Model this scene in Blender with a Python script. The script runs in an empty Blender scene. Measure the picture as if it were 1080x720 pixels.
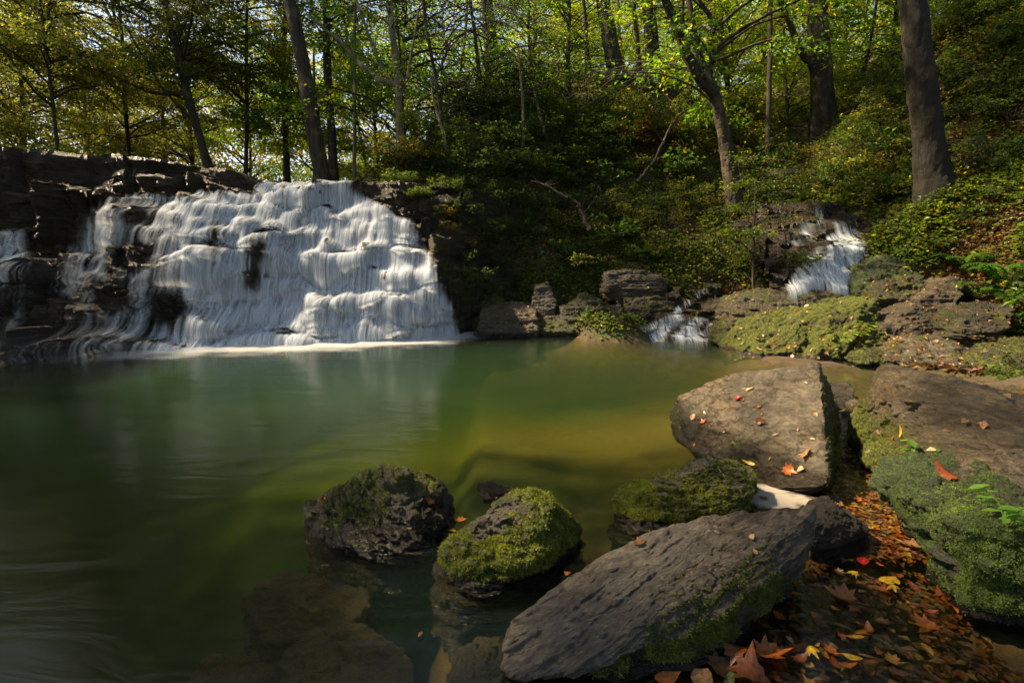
import bpy, bmesh, math, random
import numpy as np
from mathutils import Vector

random.seed(7)
RNG = np.random.default_rng(11)
SC = bpy.context.scene
COL = SC.collection
R = math.radians

# ------------------------------------------------------------------ camera
F_PX = 540.0
PITCH = R(8.0)
CAMH = 1.5
cd = bpy.data.cameras.new("camera")
cam = bpy.data.objects.new("camera", cd)
COL.objects.link(cam)
cam.location = (0, 0, CAMH)
cam.rotation_euler = (R(90) - PITCH, 0, 0)
cd.sensor_width = 36
cd.lens = 36 * F_PX / 1080
cd.clip_start = 0.05
cd.clip_end = 500
SC.camera = cam
CP, SP = math.cos(PITCH), math.sin(PITCH)


def ray(px, py):
    dx = (np.asarray(px, float) - 540) / F_PX
    dy = (360 - np.asarray(py, float)) / F_PX
    return dx, CP + dy * SP, -SP + dy * CP


def P(px, py, Y):
    rx, ry, rz = ray(px, py)
    t = Y / ry
    return np.array([rx * t, Y, CAMH + rz * t])


def G(px, py, z=0.0):
    rx, ry, rz = ray(px, py)
    t = (z - CAMH) / rz
    return np.array([rx * t, ry * t, z])


def proj(V):
    V = np.asarray(V, float)
    x, y, z = V[..., 0], V[..., 1], V[..., 2] - CAMH
    f = y * CP - z * SP
    u = y * SP + z * CP
    f = np.where(np.abs(f) < 1e-3, 1e-3, f)
    return 540 + F_PX * x / f, 360 - F_PX * u / f


# ------------------------------------------------------------------ noise
def _h(ix, iy, iz, seed):
    with np.errstate(over='ignore'):
        n = (ix.astype(np.uint32) * np.uint32(374761393) + iy.astype(np.uint32) * np.uint32(668265263)
             + iz.astype(np.uint32) * np.uint32(2147483647) + np.uint32(seed * 974711 + 13))
        n = (n ^ (n >> np.uint32(13))) * np.uint32(1274126177)
        n = (n ^ (n >> np.uint32(16))) * np.uint32(2246822519)
        n = n ^ (n >> np.uint32(15))
    return n.astype(np.float64) / 4294967295.0 * 2 - 1


def vnoise(Pt, seed=0):
    Pt = np.asarray(Pt, float)
    fl = np.floor(Pt)
    f = Pt - fl
    i = fl.astype(np.int64)
    w = f * f * f * (f * (f * 6 - 15) + 10)
    out = 0
    for dx in (0, 1):
        for dy in (0, 1):
            for dz in (0, 1):
                wt = (w[..., 0] if dx else 1 - w[..., 0]) * (w[..., 1] if dy else 1 - w[..., 1]) * (w[..., 2] if dz else 1 - w[..., 2])
                out = out + wt * _h(i[..., 0] + dx, i[..., 1] + dy, i[..., 2] + dz, seed)
    return out


def fbm(Pt, scale=1.0, octv=4, gain=0.5, seed=0):
    Pt = np.asarray(Pt, float) * scale
    a, s, t = 1.0, 0, 0
    for o in range(octv):
        s = s + a * vnoise(Pt + 17.3 * o, seed + o)
        t += a
        a *= gain
        Pt = Pt * 2.03
    return s / t


def xyz(x, y=0.0, z=0.0):
    x, y, z = np.broadcast_arrays(np.asarray(x, float), np.asarray(y, float), np.asarray(z, float))
    return np.stack([x, y, z], -1)


def sstep(a, b, x):
    t = np.clip((x - a) / (b - a), 0, 1)
    return t * t * (3 - 2 * t)


class TPS:
    def __init__(s, pts, val, reg=1e-3):
        s.p = np.asarray(pts, float)
        n = len(s.p)
        K = s.k(np.linalg.norm(s.p[:, None] - s.p[None], axis=2)) + reg * np.eye(n)
        A = np.zeros((n + 3, n + 3))
        A[:n, :n] = K
        A[:n, n] = 1
        A[:n, n + 1:] = s.p
        A[n:, :n] = A[:n, n:].T
        b = np.zeros(n + 3)
        b[:n] = val
        s.w = np.linalg.solve(A, b)

    def k(s, r):
        return np.where(r > 1e-9, r * r * np.log(np.maximum(r, 1e-9)), 0)

    def __call__(s, a, b):
        a, b = np.broadcast_arrays(np.asarray(a, float), np.asarray(b, float))
        sh = a.shape
        q = np.stack([a.ravel(), b.ravel()], 1)
        out = s.w[-3] + q @ s.w[-2:]
        n = len(s.p)
        for c in range(0, n):
            out += s.w[c] * s.k(np.hypot(q[:, 0] - s.p[c, 0], q[:, 1] - s.p[c, 1]))
        return out.reshape(sh)


# ------------------------------------------------------------------ object helpers
def tag(o, label=None, cat=None, group=None, kind=None):
    if label: o['label'] = label
    if cat: o['category'] = cat
    if group: o['group'] = group
    if kind: o['kind'] = kind
    return o


def empty(name, loc, label, cat, group=None):
    o = bpy.data.objects.new(name, None)
    COL.objects.link(o)
    o.location = [float(v) for v in loc]
    o.empty_display_size = 0.1
    return tag(o, label, cat, group)


def mk(name, V, Fc, mat, parent=None, loc=None, col=None, attrs=None, smooth=False, data_only=False):
    """V (n,3); Fc: int array (m,3|4) or a list of such arrays."""
    V = np.asarray(V, np.float32)
    if loc is not None and not data_only:
        V = V - np.asarray(loc, np.float32)
    if not isinstance(Fc, list):
        Fc = [Fc]
    Fc = [np.asarray(f, np.int32) for f in Fc if len(f)]
    loops = np.concatenate([f.ravel() for f in Fc])
    tot = np.concatenate([np.full(len(f), f.shape[1], np.int32) for f in Fc])
    start = np.concatenate([[0], np.cumsum(tot)[:-1]]).astype(np.int32)
    me = bpy.data.meshes.new(name)
    me.vertices.add(len(V))
    me.vertices.foreach_set("co", V.ravel())
    me.loops.add(len(loops))
    me.loops.foreach_set("vertex_index", loops)
    me.polygons.add(len(tot))
    me.polygons.foreach_set("loop_start", start)
    me.polygons.foreach_set("loop_total", tot)
    me.update(calc_edges=True)
    me.polygons.foreach_set("use_smooth", np.full(len(tot), smooth, bool))
    if col is not None:
        a = me.color_attributes.new("Col", 'FLOAT_COLOR', 'POINT')
        c = np.ones((len(V), 4), np.float32)
        c[:, :3] = col
        a.data.foreach_set("color", c.ravel())
    for k, v in (attrs or {}).items():
        a = me.attributes.new(k, 'FLOAT', 'POINT')
        a.data.foreach_set("value", np.asarray(v, np.float32).ravel())
    me.materials.append(mat)
    if data_only:
        return me
    return link(name, me, parent, loc)


def link(name, me, parent=None, loc=None):
    o = bpy.data.objects.new(name, me)
    COL.objects.link(o)
    if parent is not None:
        o.parent = parent
    elif loc is not None:
        o.location = [float(v) for v in loc]
    return o


def grid_faces(nr, nc):
    r, c = np.meshgrid(np.arange(nr - 1), np.arange(nc - 1), indexing='ij')
    a = (r * nc + c).ravel()
    return np.stack([a, a + 1, a + nc + 1, a + nc], 1)


def gauss1(A, sig, axis):
    rad = max(1, int(3 * sig))
    k = np.exp(-0.5 * (np.arange(-rad, rad + 1) / sig) ** 2)
    k /= k.sum()
    A = np.moveaxis(A, axis, -1)
    Ap = np.concatenate([np.repeat(A[..., :1], rad, -1), A, np.repeat(A[..., -1:], rad, -1)], -1)
    out = sum(k[i] * Ap[..., i:i + A.shape[-1]] for i in range(len(k)))
    return np.moveaxis(out, -1, axis)


# ------------------------------------------------------------------ materials
class NT:
    def __init__(s, name):
        s.m = bpy.data.materials.new(name)
        s.m.use_nodes = True
        s.t = s.m.node_tree
        s.t.nodes.clear()

    def n(s, typ, **kw):
        nd = s.t.nodes.new(typ)
        for k, v in kw.items():
            if k.startswith('_'):
                setattr(nd, k[1:], v)
            else:
                key = int(k[1:]) if k[0] == 'i' and k[1:].isdigit() else k.replace('__', ' ')
                if isinstance(v, tuple) and len(v) == 2 and hasattr(v[0], 'outputs'):
                    s.t.links.new(v[0].outputs[v[1]], nd.inputs[key])
                elif hasattr(v, 'outputs'):
                    s.t.links.new(v.outputs[0], nd.inputs[key])
                else:
                    nd.inputs[key].default_value = v
        return nd

    def out(s, sh, disp=None):
        s.n('ShaderNodeOutputMaterial', Surface=sh)
        return s.m

    def noise(s, vec, scale, detail=5.0, rough=0.6, dist=0.0):
        return s.n('ShaderNodeTexNoise', Vector=vec, Scale=scale, Detail=detail, Roughness=rough, Distortion=dist)

    def ramp(s, fac, stops):
        r = s.n('ShaderNodeValToRGB', Fac=fac)
        e = r.color_ramp.elements
        while len(e) < len(stops):
            e.new(0.5)
        for i, (p, c) in enumerate(stops):
            e[i].position = p
            e[i].color = (*c, 1) if len(c) == 3 else c
        return r

    def math(s, op, a, b=0.0, clamp=False):
        return s.n('ShaderNodeMath', _operation=op, _use_clamp=clamp, i0=a, i1=b)

    def mix(s, fac, a, b, bt='MIX'):
        nd = s.t.nodes.new('ShaderNodeMix')
        nd.data_type = 'RGBA'
        nd.blend_type = bt
        for idx, v in ((0, fac), (6, a), (7, b)):
            if isinstance(v, tuple) and hasattr(v[0], 'outputs'):
                s.t.links.new(v[0].outputs[v[1]], nd.inputs[idx])
            elif hasattr(v, 'outputs'):
                s.t.links.new(v.outputs[2] if v.bl_idname == 'ShaderNodeMix' else v.outputs[0], nd.inputs[idx])
            else:
                nd.inputs[idx].default_value = (*v, 1) if isinstance(v, tuple) and len(v) == 3 else v
        return nd


def mixout(nd):
    return (nd, 2)


def leaf_material(name, trans=0.52, rough=0.45, boost=2.2, spots=False):
    m = NT(name)
    c = m.n('ShaderNodeVertexColor', _layer_name="Col")
    geo = m.n('ShaderNodeNewGeometry')
    oi = m.n('ShaderNodeObjectInfo')
    hv = m.n('ShaderNodeHueSaturation', Color=(c, 0), Value=1.0)
    m.t.links.new(m.n('ShaderNodeMapRange', Value=(oi, 5), i3=0.75, i4=1.25).outputs[0], hv.inputs['Value'])
    bs = m.n('ShaderNodeBsdfPrincipled', Base__Color=hv, Roughness=rough)
    bs.inputs['Specular IOR Level'].default_value = 0.35
    hv0 = hv
    if spots:
        no = m.noise((geo, 0), 55, 5, .7)
        no2 = m.noise((geo, 0), 14, 3, .6)
        hv = m.mix(1.0, hv, m.ramp(no, [(.36, (.35, .28, .22)), (.52, (1, 1, 1)), (.7, (1.25, 1.2, 1.1))]), 'MULTIPLY')
        hv = m.mix(m.math('MULTIPLY', no2, .6), hv, m.mix(1.0, hv0, (.4, .3, .25), 'MULTIPLY'))
        bmp = m.n('ShaderNodeBump', Height=no, Strength=.7, Distance=.004)
        bs = m.n('ShaderNodeBsdfPrincipled', Base__Color=mixout(hv), Roughness=.38, Normal=bmp)
    tc = m.mix(1.0, hv, (boost, boost * 1.05, boost * 0.55), 'MULTIPLY')
    tr = m.n('ShaderNodeBsdfTranslucent', Color=mixout(tc))
    mx = m.n('ShaderNodeMixShader', Fac=trans)
    m.t.links.new(bs.outputs[0], mx.inputs[1])
    m.t.links.new(tr.outputs[0], mx.inputs[2])
    return m.out(mx)


def bark_material(name, dark, light, lich=0.5):
    m = NT(name)
    tc = m.n('ShaderNodeTexCoord')
    mp = m.n('ShaderNodeMapping', Vector=(tc, 3), Scale=(1, 1, 0.2))
    n1 = m.noise(mp, 9, 8, 0.75)
    n2 = m.noise((tc, 3), 2.3, 4, 0.6)
    c = m.ramp(n1, [(0.36, dark), (0.64, light)])
    c2 = m.mix(m.math('MULTIPLY', m.ramp(n2, [(0.55, (0, 0, 0)), (0.63, (1, 1, 1))]), lich), c, (light[0] * 2.2, light[1] * 2.2, light[2] * 1.9))
    bmp = m.n('ShaderNodeBump', Height=n1, Strength=1.0, Distance=0.08)
    bs = m.n('ShaderNodeBsdfPrincipled', Base__Color=mixout(c2), Roughness=0.9, Normal=bmp)
    return m.out(bs)


def rock_material(name, dark, mid, light, moss_a=(0.03, 0.045, 0.006), moss_b=(0.20, 0.22, 0.012), rough=0.52, strat=(1, 1, 3), bump=1.0, fine=1.0):
    m = NT(name)
    geo = m.n('ShaderNodeNewGeometry')
    pos = (geo, 0)
    mp = m.n('ShaderNodeMapping', Vector=pos, Scale=strat)
    n1 = m.noise(mp, 3.2, 10, 0.72, 0.5)
    n2 = m.noise(mp, 20 * fine, 8, 0.75, 0.3)
    n3 = m.noise(pos, 85 * fine, 4, 0.65)
    n4 = m.noise(pos, 1.3, 3, 0.5)
    vo = m.n('ShaderNodeTexVoronoi', Vector=m.n('ShaderNodeVectorMath', _operation='ADD', i0=mp, i1=m.n('ShaderNodeVectorMath', _operation='SCALE', i0=(n2, 1), Scale=0.25)), Scale=4.5 * fine, _feature='DISTANCE_TO_EDGE')
    crack = m.ramp((vo, 0), [(0.0, (0, 0, 0)), (0.035, (1, 1, 1))])
    cmask = m.ramp(n4, [(0.42, (1, 1, 1)), (0.6, (0, 0, 0))])
    crack = m.math('MAXIMUM', crack, cmask)
    bd = m.n('ShaderNodeAttribute', _attribute_name='bedc')
    sd_ = m.n('ShaderNodeAttribute', _attribute_name='side')
    w1 = m.n('ShaderNodeTexNoise', _noise_dimensions='1D', W=m.math('ADD', m.math('MULTIPLY', (bd, 2), 22.0 * fine), m.math('MULTIPLY', n1, 2.6)), Scale=1.0, Detail=5.0, Roughness=0.7)
    lay = m.math('MULTIPLY', m.math('SUBTRACT', w1, 0.5), (sd_, 2))
    hc = m.math('ADD', m.math('ADD', m.math('MULTIPLY', n1, 0.45), m.math('MULTIPLY', n2, 0.55)), m.math('MULTIPLY', lay, 0.5))
    c = m.ramp(hc, [(0.36, dark), (0.5, mid), (0.64, light)])
    fl = m.ramp(n3, [(0.60, (0, 0, 0)), (0.66, (1, 1, 1))])
    c = m.mix(m.math('MULTIPLY', fl, 0.45), c, (light[0] * 1.4, light[1] * 1.4, light[2] * 1.25))
    c = m.mix(m.math('MULTIPLY', m.ramp(n4, [(0.48, (0, 0, 0)), (0.62, (1, 1, 1))]), 0.55), c, m.mix(0.5, c, (mid[0] * 1.9, mid[1] * 1.3, mid[2] * 0.7)))
    c = m.mix(m.math('MULTIPLY', m.math('SUBTRACT', 1.0, crack), 0.75), c, (dark[0] * 0.4, dark[1] * 0.4, dark[2] * 0.4))
    at = m.n('ShaderNodeAttribute', _attribute_name='moss')
    wa = m.n('ShaderNodeAttribute', _attribute_name='wet')
    mm = m.math('ADD', (at, 2), m.math('MULTIPLY', m.math('SUBTRACT', n2, 0.5), 1.9))
    mm = m.math('ADD', mm, m.math('MULTIPLY', m.math('SUBTRACT', n3, 0.5), 0.9))
    mf = m.ramp(mm, [(0.44, (0, 0, 0)), (0.62, (1, 1, 1))])
    mc = m.mix(m.ramp(n3, [(0.35, (0, 0, 0)), (0.65, (1, 1, 1))]), moss_a, moss_b)
    mc2 = m.mix(m.ramp(n2, [(0.38, (0, 0, 0)), (0.6, (1, 1, 1))]), moss_a, mc)
    wet = m.math('MULTIPLY', (wa, 2), 1.0)
    c = m.mix(m.math('MULTIPLY', wet, 0.72), c, (dark[0] * 0.35, dark[1] * 0.35, dark[2] * 0.35))
    c = m.mix(mf, c, mc2)
    ro = m.math('SUBTRACT', rough, m.math('MULTIPLY', wet, rough - 0.2))
    ro = m.math('SUBTRACT', ro, m.math('MULTIPLY', m.math('SUBTRACT', n2, 0.5), 0.5))
    ro = m.math('MAXIMUM', ro, m.math('MULTIPLY', mf, 0.85))
    h = m.math('ADD', m.math('MULTIPLY', n1, 1.1), m.math('MULTIPLY', n2, 0.75))
    h = m.math('ADD', h, m.math('MULTIPLY', n3, 0.14))
    h = m.math('ADD', h, m.math('MULTIPLY', lay, 0.9))
    h = m.math('ADD', h, m.math('MULTIPLY', crack, 0.25))
    h = m.math('ADD', h, m.math('MULTIPLY', mf, m.math('MULTIPLY', n3, 0.6)))
    bmp = m.n('ShaderNodeBump', Height=h, Strength=1.0, Distance=0.05 * bump)
    bs = m.n('ShaderNodeBsdfPrincipled', Base__Color=mixout(c), Roughness=ro, Normal=bmp)
    return m.out(bs)


M = {}
M['leaf'] = leaf_material('leaf_green')
M['leaf_dry'] = leaf_material('leaf_dry', 0.22, 0.5, 1.5, True)
M['mosslet'] = leaf_material('moss_frond', 0.3, 0.7, 1.4)
M['bark'] = bark_material('bark_brown', (0.011, 0.008, 0.006), (0.058, 0.042, 0.027), 0.6)
M['bark_mottled'] = bark_material('bark_mottled', (0.004, 0.003, 0.002), (0.022, 0.016, 0.010), 0.8)
M['bark_dark'] = bark_material('bark_dark', (0.02, 0.016, 0.012), (0.07, 0.055, 0.04), 0.3)
M['bark_pale'] = bark_material('bark_pale', (0.06, 0.05, 0.03), (0.24, 0.2, 0.13), 0.7)
M['rock_grey'] = rock_material('rock_grey', (0.02, 0.016, 0.012), (0.07, 0.056, 0.04), (0.19, 0.155, 0.11))
M['rock_slab'] = rock_material('rock_slab', (0.022, 0.019, 0.016), (0.065, 0.055, 0.045), (0.17, 0.14, 0.105), strat=(1, 2.2, 1), bump=0.7)
M['rock_tan'] = rock_material('rock_tan', (0.026, 0.02, 0.014), (0.085, 0.068, 0.047), (0.23, 0.185, 0.125))
M['rock_brown'] = rock_material('rock_brown', (0.022, 0.016, 0.009), (0.075, 0.055, 0.032), (0.19, 0.15, 0.1))
M['rock_dark'] = rock_material('rock_dark', (0.014, 0.010, 0.007), (0.05, 0.037, 0.026), (0.15, 0.11, 0.08), rough=0.5, strat=(1, 1, 4), bump=1.6)
M['rock_far'] = rock_material('rock_far', (0.016, 0.013, 0.009), (0.055, 0.044, 0.03), (0.15, 0.12, 0.08), bump=1.6, fine=0.6)
M['rock_leafy'] = rock_material('rock_leafy', (0.02, 0.02, 0.016), (0.06, 0.055, 0.04), (0.14, 0.12, 0.09), moss_a=(0.02, 0.04, 0.008), moss_b=(0.09, 0.15, 0.03))
M['rock_under'] = rock_material('rock_under', (0.018, 0.010, 0.005), (0.05, 0.028, 0.012), (0.12, 0.068, 0.024), bump=1.0)

# ground / bed
m = NT('soil_and_bed')
geo = m.n('ShaderNodeNewGeometry')
sep = m.n('ShaderNodeSeparateXYZ', Vector=(geo, 0))
n1 = m.noise((geo, 0), 6, 8, 0.7)
n2 = m.noise((geo, 0), 45, 4, 0.7)
n3 = m.noise((geo, 0), 0.8, 4, 0.6)
soil = m.ramp(n2, [(0.3, (0.012, 0.008, 0.005)), (0.5, (0.045, 0.028, 0.015)), (0.68, (0.11, 0.06, 0.028))])
soil = m.mix(m.ramp(n3, [(0.45, (0, 0, 0)), (0.65, (1, 1, 1))]), soil, m.ramp(n2, [(0.3, (0.01, 0.014, 0.004)), (0.7, (0.05, 0.07, 0.012))]))
shal = m.ramp(n1, [(0.3, (0.015, 0.009, 0.004)), (0.5, (0.05, 0.028, 0.01)), (0.7, (0.12, 0.07, 0.02))])
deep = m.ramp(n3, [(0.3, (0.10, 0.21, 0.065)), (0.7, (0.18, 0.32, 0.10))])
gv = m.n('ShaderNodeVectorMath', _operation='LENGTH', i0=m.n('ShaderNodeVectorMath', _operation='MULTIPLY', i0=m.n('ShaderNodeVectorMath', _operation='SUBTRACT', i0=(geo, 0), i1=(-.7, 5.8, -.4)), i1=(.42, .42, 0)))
glowf = m.n('ShaderNodeMapRange', Value=m.math('ADD', (gv, 1), m.math('MULTIPLY', n3, .9)), i1=.8, i2=1.9, i3=1.0, i4=0.0)
deep = m.mix(glowf, (0.018, 0.022, 0.022), deep)  # pool's sunlit green glow and dark surround painted into the bed colour
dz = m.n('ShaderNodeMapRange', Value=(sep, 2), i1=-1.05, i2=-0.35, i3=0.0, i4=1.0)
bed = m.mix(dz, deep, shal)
sv = m.n('ShaderNodeVectorMath', _operation='LENGTH', i0=m.n('ShaderNodeVectorMath', _operation='MULTIPLY', i0=m.n('ShaderNodeVectorMath', _operation='SUBTRACT', i0=(geo, 0), i1=(1.1, 6.2, -.4)), i1=(.42, 1.0, 0)))
goldf = m.n('ShaderNodeMapRange', Value=m.math('ADD', (sv, 1), m.math('ADD', m.math('MULTIPLY', n3, 1.6), m.math('MULTIPLY', n1, .8))), i1=1.2, i2=2.9, i3=1.0, i4=0.0)
bed = m.mix(m.math('MULTIPLY', goldf, .7), bed, (0.2, 0.15, 0.045))  # golden patch mixed into the bed colour
up = m.n('ShaderNodeMapRange', Value=(sep, 2), i1=-0.02, i2=0.08, i3=0.0, i4=1.0)
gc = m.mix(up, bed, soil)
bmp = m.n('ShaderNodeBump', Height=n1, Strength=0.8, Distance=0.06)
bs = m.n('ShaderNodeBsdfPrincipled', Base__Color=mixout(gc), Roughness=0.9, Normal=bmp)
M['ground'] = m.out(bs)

# pool water
m = NT('pool_water')
geo = m.n('ShaderNodeNewGeometry')
mp = m.n('ShaderNodeMapping', Vector=(geo, 0), Scale=(0.5, 1.6, 1))
n1 = m.noise(mp, 2.2, 4, 0.55, 0.6)
bmp = m.n('ShaderNodeBump', Height=n1, Strength=0.35, Distance=0.03)
fr = m.n('ShaderNodeFresnel', IOR=1.33, Normal=bmp)
gl = m.n('ShaderNodeBsdfAnisotropic', Color=(1, 1, 1, 1), Roughness=0.16, Normal=bmp)
tr = m.n('ShaderNodeBsdfTransparent', Color=(0.96, 0.97, 0.94, 1))
mx = m.n('ShaderNodeMixShader', Fac=m.math('MULTIPLY', fr, 0.8))
m.t.links.new(tr.outputs[0], mx.inputs[1])
m.t.links.new(gl.outputs[0], mx.inputs[2])
vs = m.n('ShaderNodeVolumeScatter', Color=(0.2, 0.5, 0.3, 1), Density=0.17, Anisotropy=0.4)
va = m.n('ShaderNodeVolumeAbsorption', Color=(0.73, 0.75, 0.54, 1), Density=1.9)
ad = m.n('ShaderNodeAddShader', i0=vs, i1=va)
m.n('ShaderNodeOutputMaterial', Surface=mx, Volume=ad)
M['water'] = m.m

# falling water
m = NT('white_water')
at = m.n('ShaderNodeAttribute', _attribute_name='dens')
at2 = m.n('ShaderNodeVertexColor', _layer_name="Col")
df = m.n('ShaderNodeBsdfDiffuse', Color=(at2, 0), Roughness=0.5)
tl = m.n('ShaderNodeBsdfTranslucent', Color=(at2, 0))
m1 = m.n('ShaderNodeMixShader', Fac=0.45)
m.t.links.new(df.outputs[0], m1.inputs[1])
m.t.links.new(tl.outputs[0], m1.inputs[2])
tr = m.n('ShaderNodeBsdfTransparent', Color=(1, 1, 1, 1))
mx = m.n('ShaderNodeMixShader', Fac=(at, 2))
m.t.links.new(tr.outputs[0], mx.inputs[1])
m.t.links.new(m1.outputs[0], mx.inputs[2])
M['fall'] = m.out(mx)

# ------------------------------------------------------------------ sun direction
SUN_EL, SUN_AZ = 48.0, -80.0       # azimuth from +Y towards +X
sd = np.array([math.sin(R(SUN_AZ)) * math.cos(R(SUN_EL)), math.cos(R(SUN_AZ)) * math.cos(R(SUN_EL)), math.sin(R(SUN_EL))])

# ------------------------------------------------------------------ main cliff front F(x,z) -> y
cp = []
for a in [(-90, 386, 0), (0, 378, 0), (60, 376, 0), (110, 373, 0), (200, 368.5, 0), (300, 364.5, 0), (400, 359.5, 0), (470, 355.5, 0), (500, 353, 0), (560, 351, 0)]:
    cp.append(G(*a))
for a in [(0, 348, 9.0), (100, 348, 9.3), (-90, 348, 8.8), (0, 300, 9.3), (-90, 300, 9.2), (100, 300, 9.6), (0, 292, 10.2), (60, 290, 10.2), (-90, 290, 10.0),
          (110, 285, 10.0), (170, 290, 10.1), (0, 230, 10.7), (-90, 230, 10.5), (0, 150, 11.2), (-90, 145, 11.0), (150, 158, 12.1), (230, 172, 12.4), (110, 200, 11.9), (200, 203, 12.2),
          (110, 208, 11.0), (200, 208, 11.3), (150, 245, 10.6), (200, 300, 10.3), (200, 345, 9.9),
          (262, 180, 12.6), (275, 190, 13.1), (320, 190, 13.4), (370, 190, 13.3), (420, 190, 13.1), (480, 198, 13.0),
          (300, 208, 12.4), (300, 240, 11.8), (300, 280, 11.2), (300, 330, 10.8), (250, 330, 10.4), (250, 260, 11.0),
          (400, 232, 12.3), (400, 290, 11.4), (400, 330, 10.9), (450, 270, 11.9), (460, 320, 11.1), (500, 250, 12.7), (500, 300, 12.1), (520, 330, 11.9), (560, 300, 12.6), (560, 230, 13.2)]:
    cp.append(P(*a))
cp = np.array(cp)
Fcl_ = TPS(cp[:, [0, 2]], cp[:, 1], 2e-3)
Fcl = lambda x, z: Fcl_(x, z) + 1.1 * sstep(-1.3, .7, x)


def top_z(x):
    return np.interp(x, [-14, -10.5, -8.5, -7.2, -6.55, -6.35, -4.0, -2.8, -1.0, 1.0], [4.1, 4.05, 4.05, 3.9, 3.82, 3.62, 3.62, 3.62, 3.45, 3.1])


def block_profile(xs, rng, wmin, wmax):
    out = np.zeros_like(xs)
    x = xs[0] - 1
    edges = [x]
    while x < xs[-1] + 1:
        x += rng.uniform(wmin, wmax)
        edges.append(x)
    val = rng.uniform(-1, 1, len(edges))
    sl = rng.uniform(-0.4, 0.4, len(edges))
    idx = np.searchsorted(edges, xs) - 1
    e = np.array(edges)
    mid = (e[idx] + e[np.minimum(idx + 1, len(e) - 1)]) / 2
    return val[idx] + sl[idx] * (xs - mid) * 2, e, idx


def strata(xs, zb, F, seed, amp=0.16, cell=(0.25, 0.9), topz=None, ztilt=0.0):
    """Layer boundaries zb (descending). Returns list of (ztop(x), zbot(x), face(x))."""
    rng = np.random.default_rng(seed)
    L = len(zb) - 1
    zc = []
    for k, z in enumerate(zb):
        th = (zb[0] - zb[-2]) / (L - 1)
        w = th * (1.5 * fbm(xyz(xs * 0.8, k * 0.9, seed), 1.0, 3, 0.5, seed) + 0.55 * block_profile(xs, rng, 0.25, 1.1)[0])
        zk = z + (w if k > 0 else 0 * xs) + ztilt * (xs - xs.mean())
        if k > 0: zk = np.minimum(zk, zc[-1] - th * 0.22)
        if topz is not None:
            zt = topz(xs) + 0.05 * fbm(xyz(xs * 2, 3, seed), 1, 3, 0.6, seed)
            zk = zt if k == 0 else np.minimum(zk, zt - 0.06 * k)
        zc.append(zk)
    fac = []
    for k in range(L):
        zm = (zc[k] + zc[k + 1]) / 2
        b = block_profile(xs, rng, *cell)[0]
        fac.append(F(xs, zm) + amp * b + 0.11 * fbm(xyz(xs * 1.6, k * 3.1, 1), 1, 4, 0.6, seed + 5))
    for k in range(L - 2, -1, -1):     # here and there two ledges join into one taller drop
        sel = gauss1((block_profile(xs, rng, 0.3, 1.2)[0] > 0.35).astype(float), 2, 0)
        fac[k] = fac[k] * (1 - sel) + (fac[k + 1] + 0.03) * sel
    return zc, fac


def cliff_mesh(xs, zc, fac, seed, back=1.2, nf=9, nt=5, disp=0.05, sub=0.05):
    rows = []
    L = len(fac)
    rows_y, rows_z = [], []
    for t in np.linspace(0, 1, 8)[:-1]:
        rows_y.append(fac[0] + back * (1 - t)); rows_z.append(zc[0] + 0.02 * (1 - t))
    for k in range(L):
        for t in np.linspace(0, 1, nf):
            ch = 0.035 * max(0, 1 - t * 6) + 0.02 * max(0, 1 - (1 - t) * 6)
            rows_y.append(fac[k] + ch); rows_z.append(zc[k] * (1 - t) + zc[k + 1] * t)
        if k < L - 1:
            for t in np.linspace(0, 1, nt + 2)[1:-1]:
                rows_y.append(fac[k] * (1 - t) + fac[k + 1] * t); rows_z.append(zc[k + 1] + 0.01 * t)
    Y = np.array(rows_y); Z = np.array(rows_z)
    X = np.broadcast_to(xs, Y.shape).copy()
    Pn = np.stack([X, Y, Z], -1)
    n1 = fbm(Pn, 2.2, 5, 0.6, seed)
    lay = vnoise(xyz(X * 0.7, Y * 0.5, Z * 9 + 0.6 * n1), seed + 9)
    lay2 = vnoise(xyz(X * 2.2, Y * 1.5, Z * 24), seed + 10)
    n2 = fbm(Pn * np.array([1, 1, 1.6]), 9, 3, 0.6, seed + 3)
    big = fbm(Pn * np.array([1, 1, 2.6]), 0.9, 4, 0.55, seed + 14)
    lay3 = vnoise(xyz(X * 1.3, Y * 0.5, Z * 14 + 2 * big), seed + 19)
    Y = Y + disp * 1.2 * n1 + disp * 3.4 * big + sub * 1.2 * np.sign(lay) * np.abs(lay) ** 0.35 + 0.035 * np.sign(lay3) * np.abs(lay3) ** .4 + 0.02 * lay2 + 0.035 * n2
    Z = Z + 0.02 * n2 + 0.05 * n1 + 0.03 * fbm(Pn, 5, 3, .6, seed + 8)
    X = X + 0.03 * vnoise(Pn * 3.0, seed + 4)
    V = np.stack([X, Y, Z], -1).reshape(-1, 3)
    return V, grid_faces(Y.shape[0], len(xs)), Y.shape


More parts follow.
